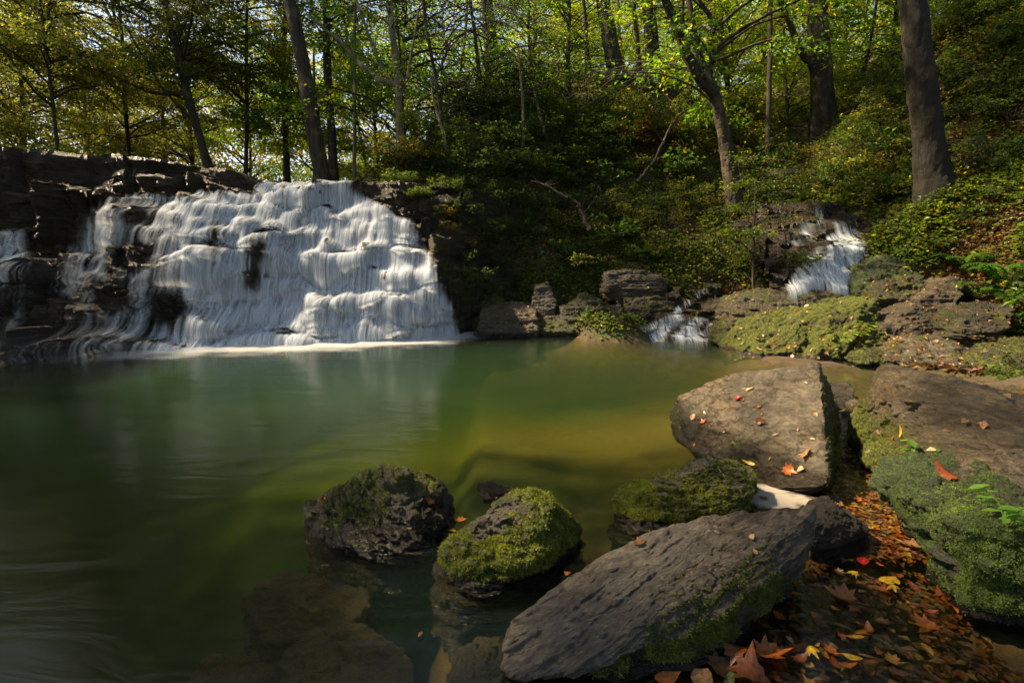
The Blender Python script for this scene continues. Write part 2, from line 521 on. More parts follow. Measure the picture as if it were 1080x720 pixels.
def ribbons(xs, Y, Z, FM, KD, flow, rng, n, nseg):
    nr, nc = Y.shape
    px, py = proj(np.stack([np.broadcast_to(xs, Y.shape), Y, Z], -1))
    fl = flow(px, py, None, None)
    pr = np.clip(fl, 0, 1) ** 1.5
    pr = pr / pr.sum()
    st = rng.choice(nr * nc, n, p=pr.ravel())
    r0 = st // nc; c0 = st % nc
    K = 34
    ln = rng.uniform(1.0, 5.5, n) * 4 * nseg
    t = np.linspace(0, 1, K)
    rr = np.clip(r0[:, None] + (t[None] - .35) * ln[:, None], 0, nr - 1.01)
    dx = xs[1] - xs[0]
    wob = 0.03 * vnoise(xyz(rr * .04, np.arange(n)[:, None] * 7.3, 0), 3) + rng.normal(0, .03, (n, 1)) * (t[None] - .3)
    cc = np.clip(c0[:, None] + wob / dx, 0, nc - 1.01)
    i = rr.astype(int); j = cc.astype(int); u = rr - i; v = cc - j
    S = lambda A: A[i, j] * (1 - u) * (1 - v) + A[i + 1, j] * u * (1 - v) + A[i, j + 1] * (1 - u) * v + A[i + 1, j + 1] * u * v
    y, z, f, q = S(Y), S(Z), S(FM), S(fl)
    y = gauss1(y, .8, 1); z = gauss1(z, .8, 1)
    x = xs[0] + cc * dx
    y = y - (.015 + .10 * rng.random((n, 1)) ** 2)
    w = rng.uniform(.004, .022, (n, 1)) * (1 + 1.5 * f) * (1 + rng.random((n, 1)) ** 3 * 2)
    a = (.25 + .75 * rng.random((n, 1))) * np.sin(np.clip(t, 0, 1) * math.pi)[None] ** .6 * (.42 + .58 * f) * np.clip(q * 2.2, 0, 1)
    V = np.stack([np.stack([x - w, y + .01, z], -1), np.stack([x, y, z], -1), np.stack([x + w, y + .01, z], -1)], 2)   # n,K,3,3
    A = np.stack([0 * a, a, 0 * a], 2)
    g = grid_faces(K, 3)
    F_ = (g[None] + (np.arange(n) * K * 3)[:, None, None]).reshape(-1, 4)
    A = A.reshape(-1)
    keep = A[F_].max(1) > .02
    return V.reshape(-1, 3), F_[keep], np.clip(A, 0, .95)


def water_mesh(xs, zc, fac, seed, flow, strands=0, vsm=0.42, nseg=6, lift=0.05, dome=0.26, dcell=(0.14, 0.75), sig=0.09):
    """A silky sheet running down the ledges of a cliff. Returns V, faces, density."""
    rng = np.random.default_rng(seed + 50)
    dx = xs[1] - xs[0]
    L = len(fac)
    Ys, Zs, Lm = [], [], []
    fw = [gauss1(f, sig / dx, 0) - lift for f in fac]
    zw = [gauss1(z, 0.10 / dx, 0) for z in zc]
    Ys.append(fw[0] + 0.8); Zs.append(zw[0] + 0.035); Lm.append(0 * xs)
    knots = [(fw[0] + 0.8, zw[0] + 0.035, 0, 0)]
    for k in range(L):
        _, e, idx = block_profile(xs, rng, *dcell)
        a = e[idx]; b = e[np.minimum(idx + 1, len(e) - 1)]
        t = np.clip((xs - a) / (b - a), 0, 1)
        d = np.sqrt(np.maximum(1 - (2 * t - 1) ** 2, 0))
        d = gauss1(d, max(1, 0.03 / dx), 0)
        bl = dome * (0.4 + 0.9 * rng.random(len(e))[idx])
        zl = zw[k] + 0.02 - 0.05 * (1 - d)
        zl = zl - 0.07 * (1 - d)
        knots.append((fw[k] + 0.05, zl + 0.01, 0.75, d))
        knots.append((fw[k] - bl * d * 0.5, zl - 0.04, 0.5, d))
        knots.append((fw[k] - bl * d * 0.85 - 0.03, (zl * 0.45 + zw[k + 1] * 0.55), 0.1, d))
        knots.append((fw[k] - bl * d - 0.05, zw[k + 1] + 0.02, 1.0, d))
    KY = np.array([np.broadcast_to(q[0], xs.shape) for q in knots])
    KZ = np.array([np.broadcast_to(q[1], xs.shape) for q in knots])
    KF = np.array([np.broadcast_to(q[2], xs.shape) for q in knots])
    KD = np.array([np.broadcast_to(q[3], xs.shape) for q in knots])
    n = len(knots)
    tt = np.linspace(0, n - 1, (n - 1) * nseg + 1)
    i0 = np.minimum(tt.astype(int), n - 2); w = (tt - i0)[:, None]
    S = lambda K: gauss1(K[i0] * (1 - w) + K[i0 + 1] * w, nseg * vsm, 0)
    Y, Z, FM, D = S(KY), S(KZ), S(KF), S(KD)
    X = np.broadcast_to(xs, Y.shape)
    ds = np.sqrt(np.diff(Y, axis=0) ** 2 + np.diff(Z, axis=0) ** 2)
    arc = np.concatenate([np.zeros((1, len(xs))), np.cumsum(ds, 0)], 0)
    px, py = proj(np.stack([X, Y, Z], -1))
    fl = flow(px, py, X, Z)
    kk = (tt[:, None] / 4.0)
    s = 0
    for sc, sv, a in ((2.2, 0.5, 0.26), (8, 0.6, 0.30), (24, 0.45, 0.28), (60, 0.35, 0.18)):
        s = s + a * vnoise(xyz(X * sc, arc * sv + np.floor(kk) * 0.05, seed + sc), seed + int(sc))
    s = 0.5 + 1.05 * s
    bigv = 0.22 * fbm(xyz(X * 1.1, Y * .9, Z * 1.1), 1, 3, .5, seed + 71)
    dens = sstep(0.62 - 0.62 * fl, 1.12 - 0.62 * fl, s + bigv + 0.22 * (FM - .4) + 0.34 * (D - 0.72))
    dens = dens * np.clip(fl * 3.0, 0, 1)
    dens = np.clip(dens * (0.72 + 0.28 * FM), 0, 0.97)
    if strands:
        return ribbons(xs, Y, Z, FM, KD, flow, rng, strands, nseg)
    V = np.stack([X, Y, Z], -1).reshape(-1, 3)
    fc = grid_faces(Y.shape[0], len(xs))
    dd = dens.ravel()
    keep = dd[fc].max(1) > 0.01
    return V, fc[keep], dd


# ---- main cliff
xs = np.arange(-14, 0.9, 0.022)
ZB = [3.8, 3.42, 3.1, 2.88, 2.62, 2.36, 2.12, 1.88, 1.66, 1.44, 1.22, 1.0, 0.76, 0.52, 0.32, 0.12, -0.6]
zc, fac = strata(xs, ZB, Fcl, 3, 0.10, (0.22, 0.8), top_z)
V, fc, shp = cliff_mesh(xs, zc, fac, 3, disp=.045, sub=.035)
px, py = proj(V)
cl_moss = 0.12 + 0.25 * fbm(V, 0.9, 3, 0.5, 44) + 0.25 * sstep(-3.2, -1.5, V[:, 0])
cliff = mk('cliff', V, fc, M['rock_dark'], attrs={'moss': cl_moss, 'bedc': V[:, 2], 'side': np.ones(len(V)), 'wet': np.clip(0.45 + 0.8 * fbm(V, 1.1, 3, 0.5, 4), 0, 1)})
tag(cliff, kind='structure')
CLV = V.reshape(*shp, 3)


def flow_main(px, py, X, Z):
    wq = xyz(px / 22, py / 22, 0)
    px, py = px + 9 * fbm(wq, 1, 3, .6, 61), py + 9 * fbm(wq, 1, 3, .6, 62)
    rb = np.interp(py, [186, 200, 212, 232, 262, 300, 350, 380], [366, 372, 388, 430, 456, 470, 484, 486])
    lb = np.interp(py, [183, 203, 204.5, 212, 240, 290, 300, 302], [271, 266, 108, 98, 84, 60, 50, -400])
    ins = sstep(0, 16, px - lb) * sstep(-2, 20, rb - px)
    d = np.interp(px, [-100, 60, 110, 150, 190, 215, 260, 300, 480], [0.10, 0.14, 0.30, 0.28, 0.36, 0.66, 0.66, 0.86, 0.82])
    d = np.where((py > 296) & (px < 190), np.interp(px, [-100, 0, 60, 100, 150, 190], [0.06, 0.07, 0.05, 0.14, 0.24, 0.55]), d)
    for (cx, cy, rx, ry, a) in ((140, 272, 26, 16, .45), (180, 322, 22, 22, .5), (272, 262, 17, 24, .65), (224, 250, 9, 26, .55), (268, 295, 15, 14, .5), (325, 222, 14, 9, .45),
                                (120, 312, 14, 14, .4), (386, 312, 8, 14, .35), (60, 330, 26, 12, .25), (240, 350, 14, 9, .35), (292, 345, 16, 10, .3), (432, 236, 14, 8, .3), (145, 225, 22, 10, .3)):
        d = d - 1.35 * a * np.exp(-((px - cx) / rx) ** 2 - ((py - cy) / ry) ** 2)
    d = ins * np.clip(d, 0, 1)
    d2 = 0.42 * np.exp(-((px - 8) / 13) ** 2) * sstep(238, 246, py) * sstep(300, 290, py)
    return np.maximum(d, d2)


xw = np.arange(-11.5, -0.6, 0.011)
fac_w = [np.interp(xw, xs, f) for f in fac]
zc_w = [np.interp(xw, xs, z) for z in zc]
wf = empty('waterfall', (-4.5, 10.6, 0), 'wide white silky waterfall spreading down dark stepped rock ledges into the pool', 'waterfall')
wl = np.array(wf.location)


def add_fall(parent, name, args, am, **kw):
    V, fc, dens = water_mesh(*args, **kw)
    return mk(name, V - np.array(parent.location), fc, M['fall'], parent=parent, attrs={'dens': dens * am}, smooth=True, col=np.tile(np.array([[0.80, 0.85, 0.93]]), (len(V), 1)))


soft_flow = lambda px, py, X, Z: flow_main(px - 5, py, X, Z) * .94 - .04
add_fall(wf, 'falling_water', (xw, zc_w, fac_w, 3, soft_flow), .66, lift=.04, vsm=.4, dome=.13, nseg=5)
add_fall(wf, 'falling_water', (xw, zc_w, fac_w, 21, soft_flow), .26, lift=.08, vsm=1.0, dome=.13, nseg=5)
add_fall(wf, 'water_strands', (xw, zc_w, fac_w, 33, lambda a, b, X, Z: np.clip(flow_main(a, b, X, Z) + .06 * (flow_main(a, b, X, Z) > .02), 0, 1)), .62, lift=.05, vsm=.8, strands=9500, dome=.15, nseg=5)
# foam at the foot: a thin mound
fx = np.linspace(-9.5, 0.2, 500)
ybase = gauss1(np.interp(fx, xs, fac[-1]), 8, 0) - .05
rows = np.linspace(0, 1, 26)
wd = np.interp(fx, [-9.5, -6.8, -5.5, -4, -2, -1.0, -0.2, 0.2], [0.2, 0.4, 0.7, 1.0, 1.0, 1.0, 0.7, 0.3])
X = np.broadcast_to(fx, (26, 500)); Yf = ybase + 0.1 - rows[:, None] * (wd + 0.45)
Zf = 0.012 + 0.05 * np.exp(-(rows[:, None] * 5) ** 2) + 0 * X
pf = fbm(xyz(X * 1.6, Yf * 3.5, 0), 1.0, 4, 0.55, 77)
dn = np.interp(fx, [-9.5, -7.2, -6.6, -5.8, -4.5, -2.0, -1.2, -0.4, 0.1], [0, 0.05, 0.45, 0.85, 1, 1, 0.6, 0.0, 0])
den = np.clip(dn * sstep(1.0, 0.15, rows[:, None] + 0.5 * pf) * (0.9 + 0.5 * pf), 0, 0.93)
mk('foam', np.stack([X, Yf, Zf], -1).reshape(-1, 3) - np.array(wf.location), grid_faces(26, 500), M['fall'], parent=wf, attrs={'dens': den.ravel()}, smooth=True,
   col=np.tile([[0.82, 0.84, 0.86]], (26 * 500, 1)))

# ------------------------------------------------------------------ terrain
tp = []
for a in [(400, 172, 14.5), (470, 150, 16), (480, 120, 19), (560, 92, 19.5), (650, 82, 19.5), (720, 102, 19), (790, 150, 18), (840, 185, 16.5), (870, 222, 14.0),
          (890, 130, 19), (850, 148, 19), (935, 80, 17.5), (1010, 20, 15.5), (1080, -60, 13.5), (1250, -200, 13),
          (560, 240, 14.0), (560, 300, 12.9), (650, 250, 14.3), (700, 290, 13.0), (760, 290, 12.6), (600, 180, 16.5), (700, 180, 16.5), (640, 320, 12.0), (520, 320, 12.4),
          (800, 250, 13.3), (800, 310, 11.4), (870, 312, 10.4), (900, 240, 12.6), (940, 230, 12.2), (985, 205, 11.3), (1060, 250, 8.8), (1060, 150, 11.2), (940, 300, 10.0), (1060, 340, 7.6), (1000, 330, 8.6),
          (1150, 330, 7.0), (1150, 200, 9), (800, 345, 10.3), (860, 352, 9.9), (930, 362, 9.1), (1000, 367, 8.7), (820, 372, 9.2), (770, 352, 10.9)]:
    tp.append(P(*a))
for a in [(500, 352, 0), (560, 349, 0), (640, 349, 0), (700, 351, 0), (760, 358, 0), (800, 378, 0), (860, 386, 0), (940, 390, 0), (1050, 402, 0), (1120, 420, .1)]:
    tp.append(G(*a))
tp += [np.array(q, float) for q in [
    (-6, 6, -1.6), (-3, 6, -1.0), (-1, 6, -.6), (-2, 4.7, -.62), (-.3, 4.6, -.6), (0, 7, -.65), (-3, 3.2, -1.4), (-1, 3, -.42), (0, 2.2, -.32), (-6, 2, -1.5), (1.6, 8.5, -.9), (3.0, 6.3, -.32), (1.6, 4.6, -.6), (1, 5.0, -.75), (1.9, 6.3, -.42), (.9, 6.2, -.5), (0.5, 3.2, -.38),
    (1.5, 3.3, -.25), (1.6, 2.6, -.2), (2.0, 3.5, -.12), (2.7, 4.0, -.07), (2.0, 2.6, -.15), (1.4, 1.9, -.22), (3, 5, -.07), (4.5, 7, -.15), (6, 7.0, -.1), (1, 1.5, -.2), (-1.2, 1.4, -.45), (-9, 5, -.9), (-8, 2, -.8),
    (0, 0, -0.2), (3, 0.5, .3), (-3, -2, .2), (4.2, 3, .35), (3.3, 3.0, .15), (3.2, 1.8, .2), (5.5, 5.0, .5), (8, 6, 1.6), (9, 3, 1.5), (9, -5, 2), (0, -6, 1), (-12, -4, 0.5), (-14, 4, -.3), (-14, 8, .2),
    (-3, 9, -.8), (-7, 8, -.9), (3.5, 9.5, -.5), (0, 10, -.7), (-1, 8, -.65),
    (-4, 15, 3.55), (-8, 14, 3.9), (-14, 13, 4.1), (-7, 20, 4.0), (-16, 20, 4.3), (-3.5, 18, 4.3), (-12, 30, 4.5), (-30, 20, 5), (-30, 35, 5.5), (-25, 8, 3), (-12, 45, 5.5), (-2, 30, 8.5),
    (2, 24, 9.3), (8, 26, 9.5), (14, 25, 9.8), (20, 18, 13), (24, 8, 11), (5, 40, 11), (20, 40, 14), (40, 30, 20), (40, 0, 14), (12, 10, 6.2), (16, 2, 5.5), (-40, 60, 7), (0, 65, 12), (40, 60, 20), (-45, 0, 2), (-40, -10, 2), (40, -10, 8)]]
tp = np.array(tp)
Ht = TPS(tp[:, :2], tp[:, 2], 2e-3)
GX = np.arange(-45, 45.01, 0.16); GY = np.arange(-9, 66, 0.16)
gx, gy = np.meshgrid(GX, GY)
H = Ht(gx, gy)
Hsm = gauss1(gauss1(H, 5, 0), 5, 1)
wb_ = sstep(-.15, -.4, H)
H = H * (1 - wb_) + np.minimum(Hsm, -.2) * wb_
bank = sstep(0.15, 2.2, H)
H = H + bank * (0.28 * fbm(xyz(gx, gy), 0.45, 4, 0.55, 5) + 0.08 * fbm(xyz(gx, gy), 2.0, 3, 0.6, 8)) + (0.05 * fbm(xyz(gx, gy), 1.3, 4, 0.5, 6) + .10 * sstep(-.3, -.6, H) * fbm(xyz(gx, gy), .55, 4, .55, 16)) * (1 - bank)
H = np.where((gy > -1) & (gy < 9) & (H < 0), np.minimum(H, -0.06), H)
# the soil lies low round the stones that stand out of it
for (a_, cap, r_) in [((1000, 372, 8.1), .0, .95), ((1040, 340, 8.6), .38, .6), ((1085, 388, 7.3), .03, .7), ((930, 290, 10.6), 1.1, .45), ((945, 307, 10.0), .8, .45), ((965, 335, 9.3), .32, .7), ((990, 315, 9.6), .6, .6), ((845, 325, 10.7), .32, 1.0),
                      ((765, 330, 11.7), .15, .6), ((850, 355, 9.3), -.03, .9), ((650, 335, 11.9), .15, .5), ((920, 378, 8.2), -.05, .5), ((785, 360, 9.8), -.06, .7)]:
    q_ = P(*a_); dd_ = np.hypot(gx - q_[0], gy - q_[1])
    H = np.minimum(H, cap + 2.2 * np.maximum(0, dd_ - r_))
# keep the soil behind the rock face
zt = np.linspace(-0.6, 3.9, 46)
msk = (gx < 0.9) & (gy < 16)
Fx = np.array([Fcl(GX, z) for z in zt])                     # (46, nx)
for j in np.where(GX < 0.9)[0]:
    col = Fx[:, j] + 0.55
    col = np.maximum.accumulate(col)
    lim = np.interp(GY, col, zt - 0.25, left=-0.9, right=np.inf)
    if GX[j] > -0.6:
        f = (0.9 - GX[j]) / 1.5
        lim = lim + (1 - f) * 3
    H[:, j] = np.where(GY < 16, np.minimum(H[:, j], np.maximum(lim, -1.4)), H[:, j])


def hgt(x, y):
    x = np.asarray(x, float); y = np.asarray(y, float)
    fx = np.clip((x - GX[0]) / 0.16, 0, len(GX) - 1.001); fy = np.clip((y - GY[0]) / 0.16, 0, len(GY) - 1.001)
    i = fx.astype(int); j = fy.astype(int); u = fx - i; v = fy - j
    return (H[j, i] * (1 - u) * (1 - v) + H[j, i + 1] * u * (1 - v) + H[j + 1, i] * (1 - u) * v + H[j + 1, i + 1] * u * v)


def hit(px, py, y0=7.0, y1=45.0):
    """where the sight line of (px, py) first meets the ground"""
    px = np.atleast_1d(np.asarray(px, float)); py = np.atleast_1d(np.asarray(py, float))
    Ys = np.linspace(y0, y1, 900)
    rx, ry, rz = ray(px, py)
    t = Ys[None] / ry[:, None]
    X = rx[:, None] * t; Z = CAMH + rz[:, None] * t
    below = Z < hgt(X, np.broadcast_to(Ys, X.shape))
    ok = below.any(1); i = below.argmax(1)
    r = np.arange(len(px))
    return np.stack([X[r, i], Ys[i], hgt(X[r, i], Ys[i])], 1), ok


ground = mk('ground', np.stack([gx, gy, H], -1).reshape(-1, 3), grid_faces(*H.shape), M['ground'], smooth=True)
tag(ground, kind='structure')

# ------------------------------------------------------------------ water surface
wx = np.linspace(-30, 14, 80); wy = np.linspace(-6, 13.4, 60)
a, b = np.meshgrid(wx, wy)
bm = bmesh.new(); bmesh.ops.create_cube(bm, size=1)
WV = np.array([v.co[:] for v in bm.verts]) * [44, 19.4, 2.2] + [-8, 3.7, -1.1]
WF = np.array([[v.index for v in f.verts] for f in bm.faces]); bm.free()
water = mk('water', WV, WF, M['water'])
tag(water, kind='structure')

# ------------------------------------------------------------------ rocks
_dirs = {}


def cube_dirs(n):
    if n in _dirs: return _dirs[n]
    bm = bmesh.new()
    bmesh.ops.create_cube(bm, size=2)
    bmesh.ops.subdivide_edges(bm, edges=bm.edges[:], cuts=n, use_grid_fill=True)
    V = np.array([v.co[:] for v in bm.verts]); Fq = np.array([[v.index for v in f.verts] for f in bm.faces])
    bm.free()
    V = np.tan(V * math.pi / 4)
    V /= np.linalg.norm(V, axis=1)[:, None]
    _dirs[n] = (V, Fq)
    return _dirs[n]


def hull_planes(pts):
    bm = bmesh.new()
    for p in pts: bm.verts.new(p)
    bmesh.ops.convex_hull(bm, input=bm.verts[:])
    bm.normal_update()
    c = np.mean(pts, 0)
    pl = []
    for f in bm.faces:
        n = np.array(f.normal[:]); v = np.array(f.verts[0].co[:])
        if f.calc_area() < 1e-5: continue
        h = n @ (v - c)
        if h < 0: n, h = -n, -h
        if not any((n @ q[0]) > 0.992 for q in pl):
            pl.append((n, max(h, 0.01)))
    bm.free()
    return c, pl


ROCKS = {}
TUFTS = []


def vnormals(V, Fq):
    n = np.cross(V[Fq[:, 2]] - V[Fq[:, 0]], V[Fq[:, 3]] - V[Fq[:, 1]])
    N = np.zeros_like(V)
    for i in range(4): np.add.at(N, Fq[:, i], n)
    return N / (np.linalg.norm(N, axis=1)[:, None] + 1e-9)


def rock(pts, label, mat='rock_grey', n=46, p=16, d1=0.05, d2=0.015, seed=1, moss=0.0, mossf=None, bed=(0, 0, 1), bedamp=0.5, cat='boulder', name='boulder', group=None, tuft=0, tuftcol=None, wetz=0.07, under=False, tlen=(0.006, 0.015), bigw=0.8, terw=1.3, chips=16):
    pts = np.array(pts, float)
    c, pl = hull_planes(pts)
    V, Fq = cube_dirs(n)
    ext = np.ptp(pts, axis=0) / 2
    q = pts - pts.mean(0)
    ev, evec = np.linalg.eigh(q.T @ q)
    ax = np.sqrt(np.maximum(ev, 1e-4)); ax = ax / ax.max(); ax = np.maximum(ax, 0.25)
    D = (V * ax) @ evec.T
    D /= np.linalg.norm(D, axis=1)[:, None]
    s = 0
    p = p * 2.6
    for nn, h in pl:
        s = s + np.maximum(D @ nn / h, 0) ** p
    r = s ** (-1 / p)
    size = float(np.mean(ext))
    W = c + D * r[:, None]
    N0 = vnormals(W, Fq)
    if (N0 * (W - c)).sum(1).mean() < 0: N0 = -N0; Fq = Fq[:, ::-1]
    bd = np.array(bed, float); bd /= np.linalg.norm(bd)
    along = (W - c) @ bd
    W2 = (W - c) + bd * (along * 2.2)[:, None]
    rc = np.random.default_rng(seed + 900)
    for q_ in range(chips):
        cn = rc.normal(0, 1, 3); cn /= np.linalg.norm(cn)
        if abs(cn[2]) > .8: continue
        pr_ = (W - c) @ cn
        hh = np.max(pr_) * rc.uniform(.93, .99)
        W = W - cn * (np.maximum(pr_ - hh, 0) * .92)[:, None]
    W2 = (W - c) + bd * (((W - c) @ bd) * 2.2)[:, None]
    big = fbm(W2, 1.6 / size, 4, 0.55, seed)
    ter = fbm(W2, 3.0 / size, 4, 0.6, seed + 31) * 3.5
    ter = (np.floor(ter) + sstep(.35, .65, ter - np.floor(ter))) / 3.5
    rid = 1 - np.abs(fbm(W2 + 5, 3.5 / size, 4, 0.6, seed + 11)) * 2
    ly = vnoise(np.stack([along * 9 / size + 0.7 * big, 0.8 * W[:, 0] / size, 0.8 * W[:, 1] / size], 1), seed + 3)
    fine = fbm(W2, 16, 3, 0.65, seed + 7)
    W = W + N0 * (bigw * d1 * big + terw * d1 * ter + d1 * 0.35 * rid + bedamp * d1 * np.sign(ly) * np.abs(ly) ** 0.6 + d2 * fine)[:, None]
    N = vnormals(W, Fq)
    side = 1 - np.abs(N @ bd) ** 2
    al = (W - c) @ bd
    W = W + N * (side * .35 * d1 * vnoise(np.stack([al * 38 / max(size, .35) + 1.2 * big, W[:, 0] * .7, W[:, 1] * .7], 1), seed + 77))[:, None]
    N = vnormals(W, Fq)
    px, py = proj(W)
    mo = np.full(len(W), moss, float)
    if mossf is not None: mo = mo + mossf(px, py, W, N)
    mo = mo + 0.32 * fbm(W, 5.0, 3, 0.6, seed + 21)
    if not under:
        mo = mo - 0.8 * sstep(0.05, 0.0, W[:, 2])
        W = W + N * (0.012 * sstep(0.4, 0.7, mo) * (1 + fbm(W, 40, 2, 0.5, 2)))[:, None]
    wet = sstep(wetz + 0.05, wetz - 0.02, W[:, 2] + 0.03 * fbm(W, 7, 2, 0.5, 3)) if not under else np.zeros(len(W))
    loc = np.array([c[0], c[1], W[:, 2].min()])
    o = mk(name, W, Fq, M[mat], loc=loc, attrs={'moss': mo, 'wet': wet, 'bedc': al, 'side': side}, smooth=True)
    tag(o, label, cat, group)
    if tuft:
        rng = np.random.default_rng(seed)
        pr = np.where((mo > 0.5) & (W[:, 2] > 0.02), np.clip(mo - 0.3, 0, 1), 0)
        if pr.sum() > 0:
            idx = rng.choice(len(W), tuft, p=pr / pr.sum())
            j = rng.normal(0, size * 0.9 / n, (tuft, 3))
            C = W[idx] + j - N[idx] * (j * N[idx]).sum(1)[:, None]
            d = N[idx] * 0.7 + rng.normal(0, 0.6, (tuft, 3)); d /= np.linalg.norm(d, axis=1)[:, None]
            nn = np.cross(d, rng.normal(0, 1, (tuft, 3))); nn /= np.linalg.norm(nn, axis=1)[:, None]
            Ln = rng.uniform(*tlen, tuft)
            ca, cb = tuftcol or ((0.04, 0.055, 0.006), (0.26, 0.28, 0.018))
            t = np.clip(0.4 + 0.5 * fbm(C, 18, 2, 0.5, 5) + 0.6 * fbm(C, 4, 2, 0.5, 6) + rng.normal(0, 0.22, tuft), 0, 1)[:, None]
            cl = np.array(ca) * (1 - t) + np.array(cb) * t
            LV, LF, LC = leaves(C, d, nn, Ln, Ln * 0.3, cl)
            mo_ = mk('moss', LV - loc, LF, M['mosslet'], parent=o, col=LC)
            mo_['kind'] = 'stuff'
    ROCKS[label] = (W, N, Fq)
    return o


def leaves(C, d, n, L, Wd, colr, fold=0.25):
    """rhombic folded leaves. C base points, d direction, n normal"""
    s = np.cross(d, n); s /= (np.linalg.norm(s, axis=1)[:, None] + 1e-9)
    L = np.asarray(L)[:, None]; Wd = np.asarray(Wd)[:, None]
    base = C
    tip = C + d * L - n * L * 0.12
    a = C + d * L * 0.45 + s * Wd * 0.5 + n * Wd * fold
    b = C + d * L * 0.45 - s * Wd * 0.5 + n * Wd * fold
    V = np.stack([base, a, tip, b], 1).reshape(-1, 3)
    k = np.arange(len(C)) * 4
    Fc = np.concatenate([np.stack([k, k + 1, k + 2], 1), np.stack([k, k + 2, k + 3], 1)])
    return V, Fc, np.repeat(colr, 4, 0)


def tube(path, rad, sides=6):
    path = np.asarray(path, float); rad = np.asarray(rad, float)
    T = np.gradient(path, axis=0); T /= (np.linalg.norm(T, axis=1)[:, None] + 1e-9)
    ref = np.array([1.0, 0, 0]) if abs(T[:, 0]).mean() < 0.8 else np.array([0, 0, 1.0])
    A = np.cross(T, ref); A /= (np.linalg.norm(A, axis=1)[:, None] + 1e-9)
    B = np.cross(T, A)
    an = np.linspace(0, 2 * math.pi, sides, endpoint=False)
    V = path[:, None] + rad[:, None, None] * (np.cos(an)[None, :, None] * A[:, None] + np.sin(an)[None, :, None] * B[:, None])
    n = len(path)
    Fc = []
    i, j = np.meshgrid(np.arange(n - 1), np.arange(sides), indexing='ij')
    Fc = np.stack([i * sides + j, i * sides + (j + 1) % sides, (i + 1) * sides + (j + 1) % sides, (i + 1) * sides + j], -1).reshape(-1, 4)
    return V.reshape(-1, 3), Fc


class Acc:
    def __init__(s): s.V = []; s.F = []; s.C = []; s.n = 0

    def add(s, V, Fc, C=None):
        s.V.append(V); s.F.append(np.asarray(Fc) + s.n); s.n += len(V)
        if C is not None: s.C.append(C)

    def get(s):
        return np.concatenate(s.V), [np.concatenate([f for f in s.F if f.shape[1] == k]) for k in (3, 4) if any(f.shape[1] == k for f in s.F)], (np.concatenate(s.C) if s.C else None)


def drop(p, z=-0.35, dx=0, dy=0):
    return np.array([p[0] + dx, p[1] + dy, z])


def front_rock(top, base, back=(0.1, 0.3), zlow=-0.35, far=None):
    """top: (px,py,h) crest points; base: (px,py) waterline points; the hidden back closes behind."""
    T = [G(*t) for t in top]
    B = [G(x, y, 0) for x, y in base]
    out = list(T)
    for b in B:
        out.append(drop(b, zlow, 0, -0.02)); out.append(np.array([b[0], b[1], 0.0]))
    return out

# ------------------------------------------------------------------ rocks in and beside the water
mossR2 = lambda px, py, W, N: 0.75 - 0.5 * np.exp(-((px - 520) / 42) ** 2 - ((py - 548) / 22) ** 2) + 0.1 * N[:, 0]
rock(front_rock([(402, 489, .33), (385, 497, .30), (345, 532, .10), (322, 541, .02), (430, 500, .27), (466, 508, .13), (472, 540, .05), (440, 552, .10), (388, 532, .18)],
                [(322, 546), (345, 574), (400, 588), (450, 580), (474, 550)]) + [G(440, 497, 0) + [0.1, 0.25, -.35], G(345, 530, 0) + [0, .25, -.35]],
     'pointed grey boulder with thin moss and a yellow leaf, in the pool', 'rock_grey', 110, 22, 0.045, 0.014, 12, 0.36, lambda px, py, W, N: 0.25 * sstep(0.05, 0.2, W[:, 2]) * (N[:, 0] > -0.2), bed=(0.3, -0.2, 1), tuft=7000, wetz=.11)
rock(front_rock([(560, 517, .30), (530, 525, .30), (496, 551, .22), (470, 574, .12), (588, 528, .22), (607, 552, .08), (566, 545, .27), (520, 575, .16)],
                [(458, 598), (488, 620), (538, 619), (580, 600), (608, 568)]) + [G(600, 540, 0) + [0.05, .15, -.35], G(500, 545, 0) + [0, .2, -.35]],
     'rounded boulder covered in yellow green moss with bare grey crown, beside the pointed boulder', 'rock_grey', 110, 14, 0.04, 0.016, 23, 0.0, mossR2, tuft=42000)
rock([G(507, 512, .02), G(515, 507, .06), G(538, 515, .06), G(540, 528, .0), G(510, 528, 0), G(525, 520, -.2), G(505, 520, -.1) + [0, .1, 0]],
     'small black wet stone poking out behind the bright mossy boulder', 'rock_dark', 30, 12, 0.02, 0.01, 31, 0.0)
rock(front_rock([(768, 480, .27), (742, 481, .27), (700, 505, .20), (668, 518, .13), (650, 531, .06), (790, 498, .16), (788, 520, .12), (720, 505, .22)],
                [(647, 548), (668, 558), (705, 562), (750, 557), (789, 545)]) + [G(780, 490, 0) + [0.05, .1, -.35], G(680, 515, 0) + [0, .1, -.35]],
     'low wedge shaped boulder of thick moss between the flat slab and the big sloping slab', 'rock_grey', 110, 16, 0.035, 0.014, 37, 0.0,
     lambda px, py, W, N: 0.72 - 0.75 * sstep(0.55, 0.9, N[:, 2]) * sstep(672, 700, px), tuft=38000)
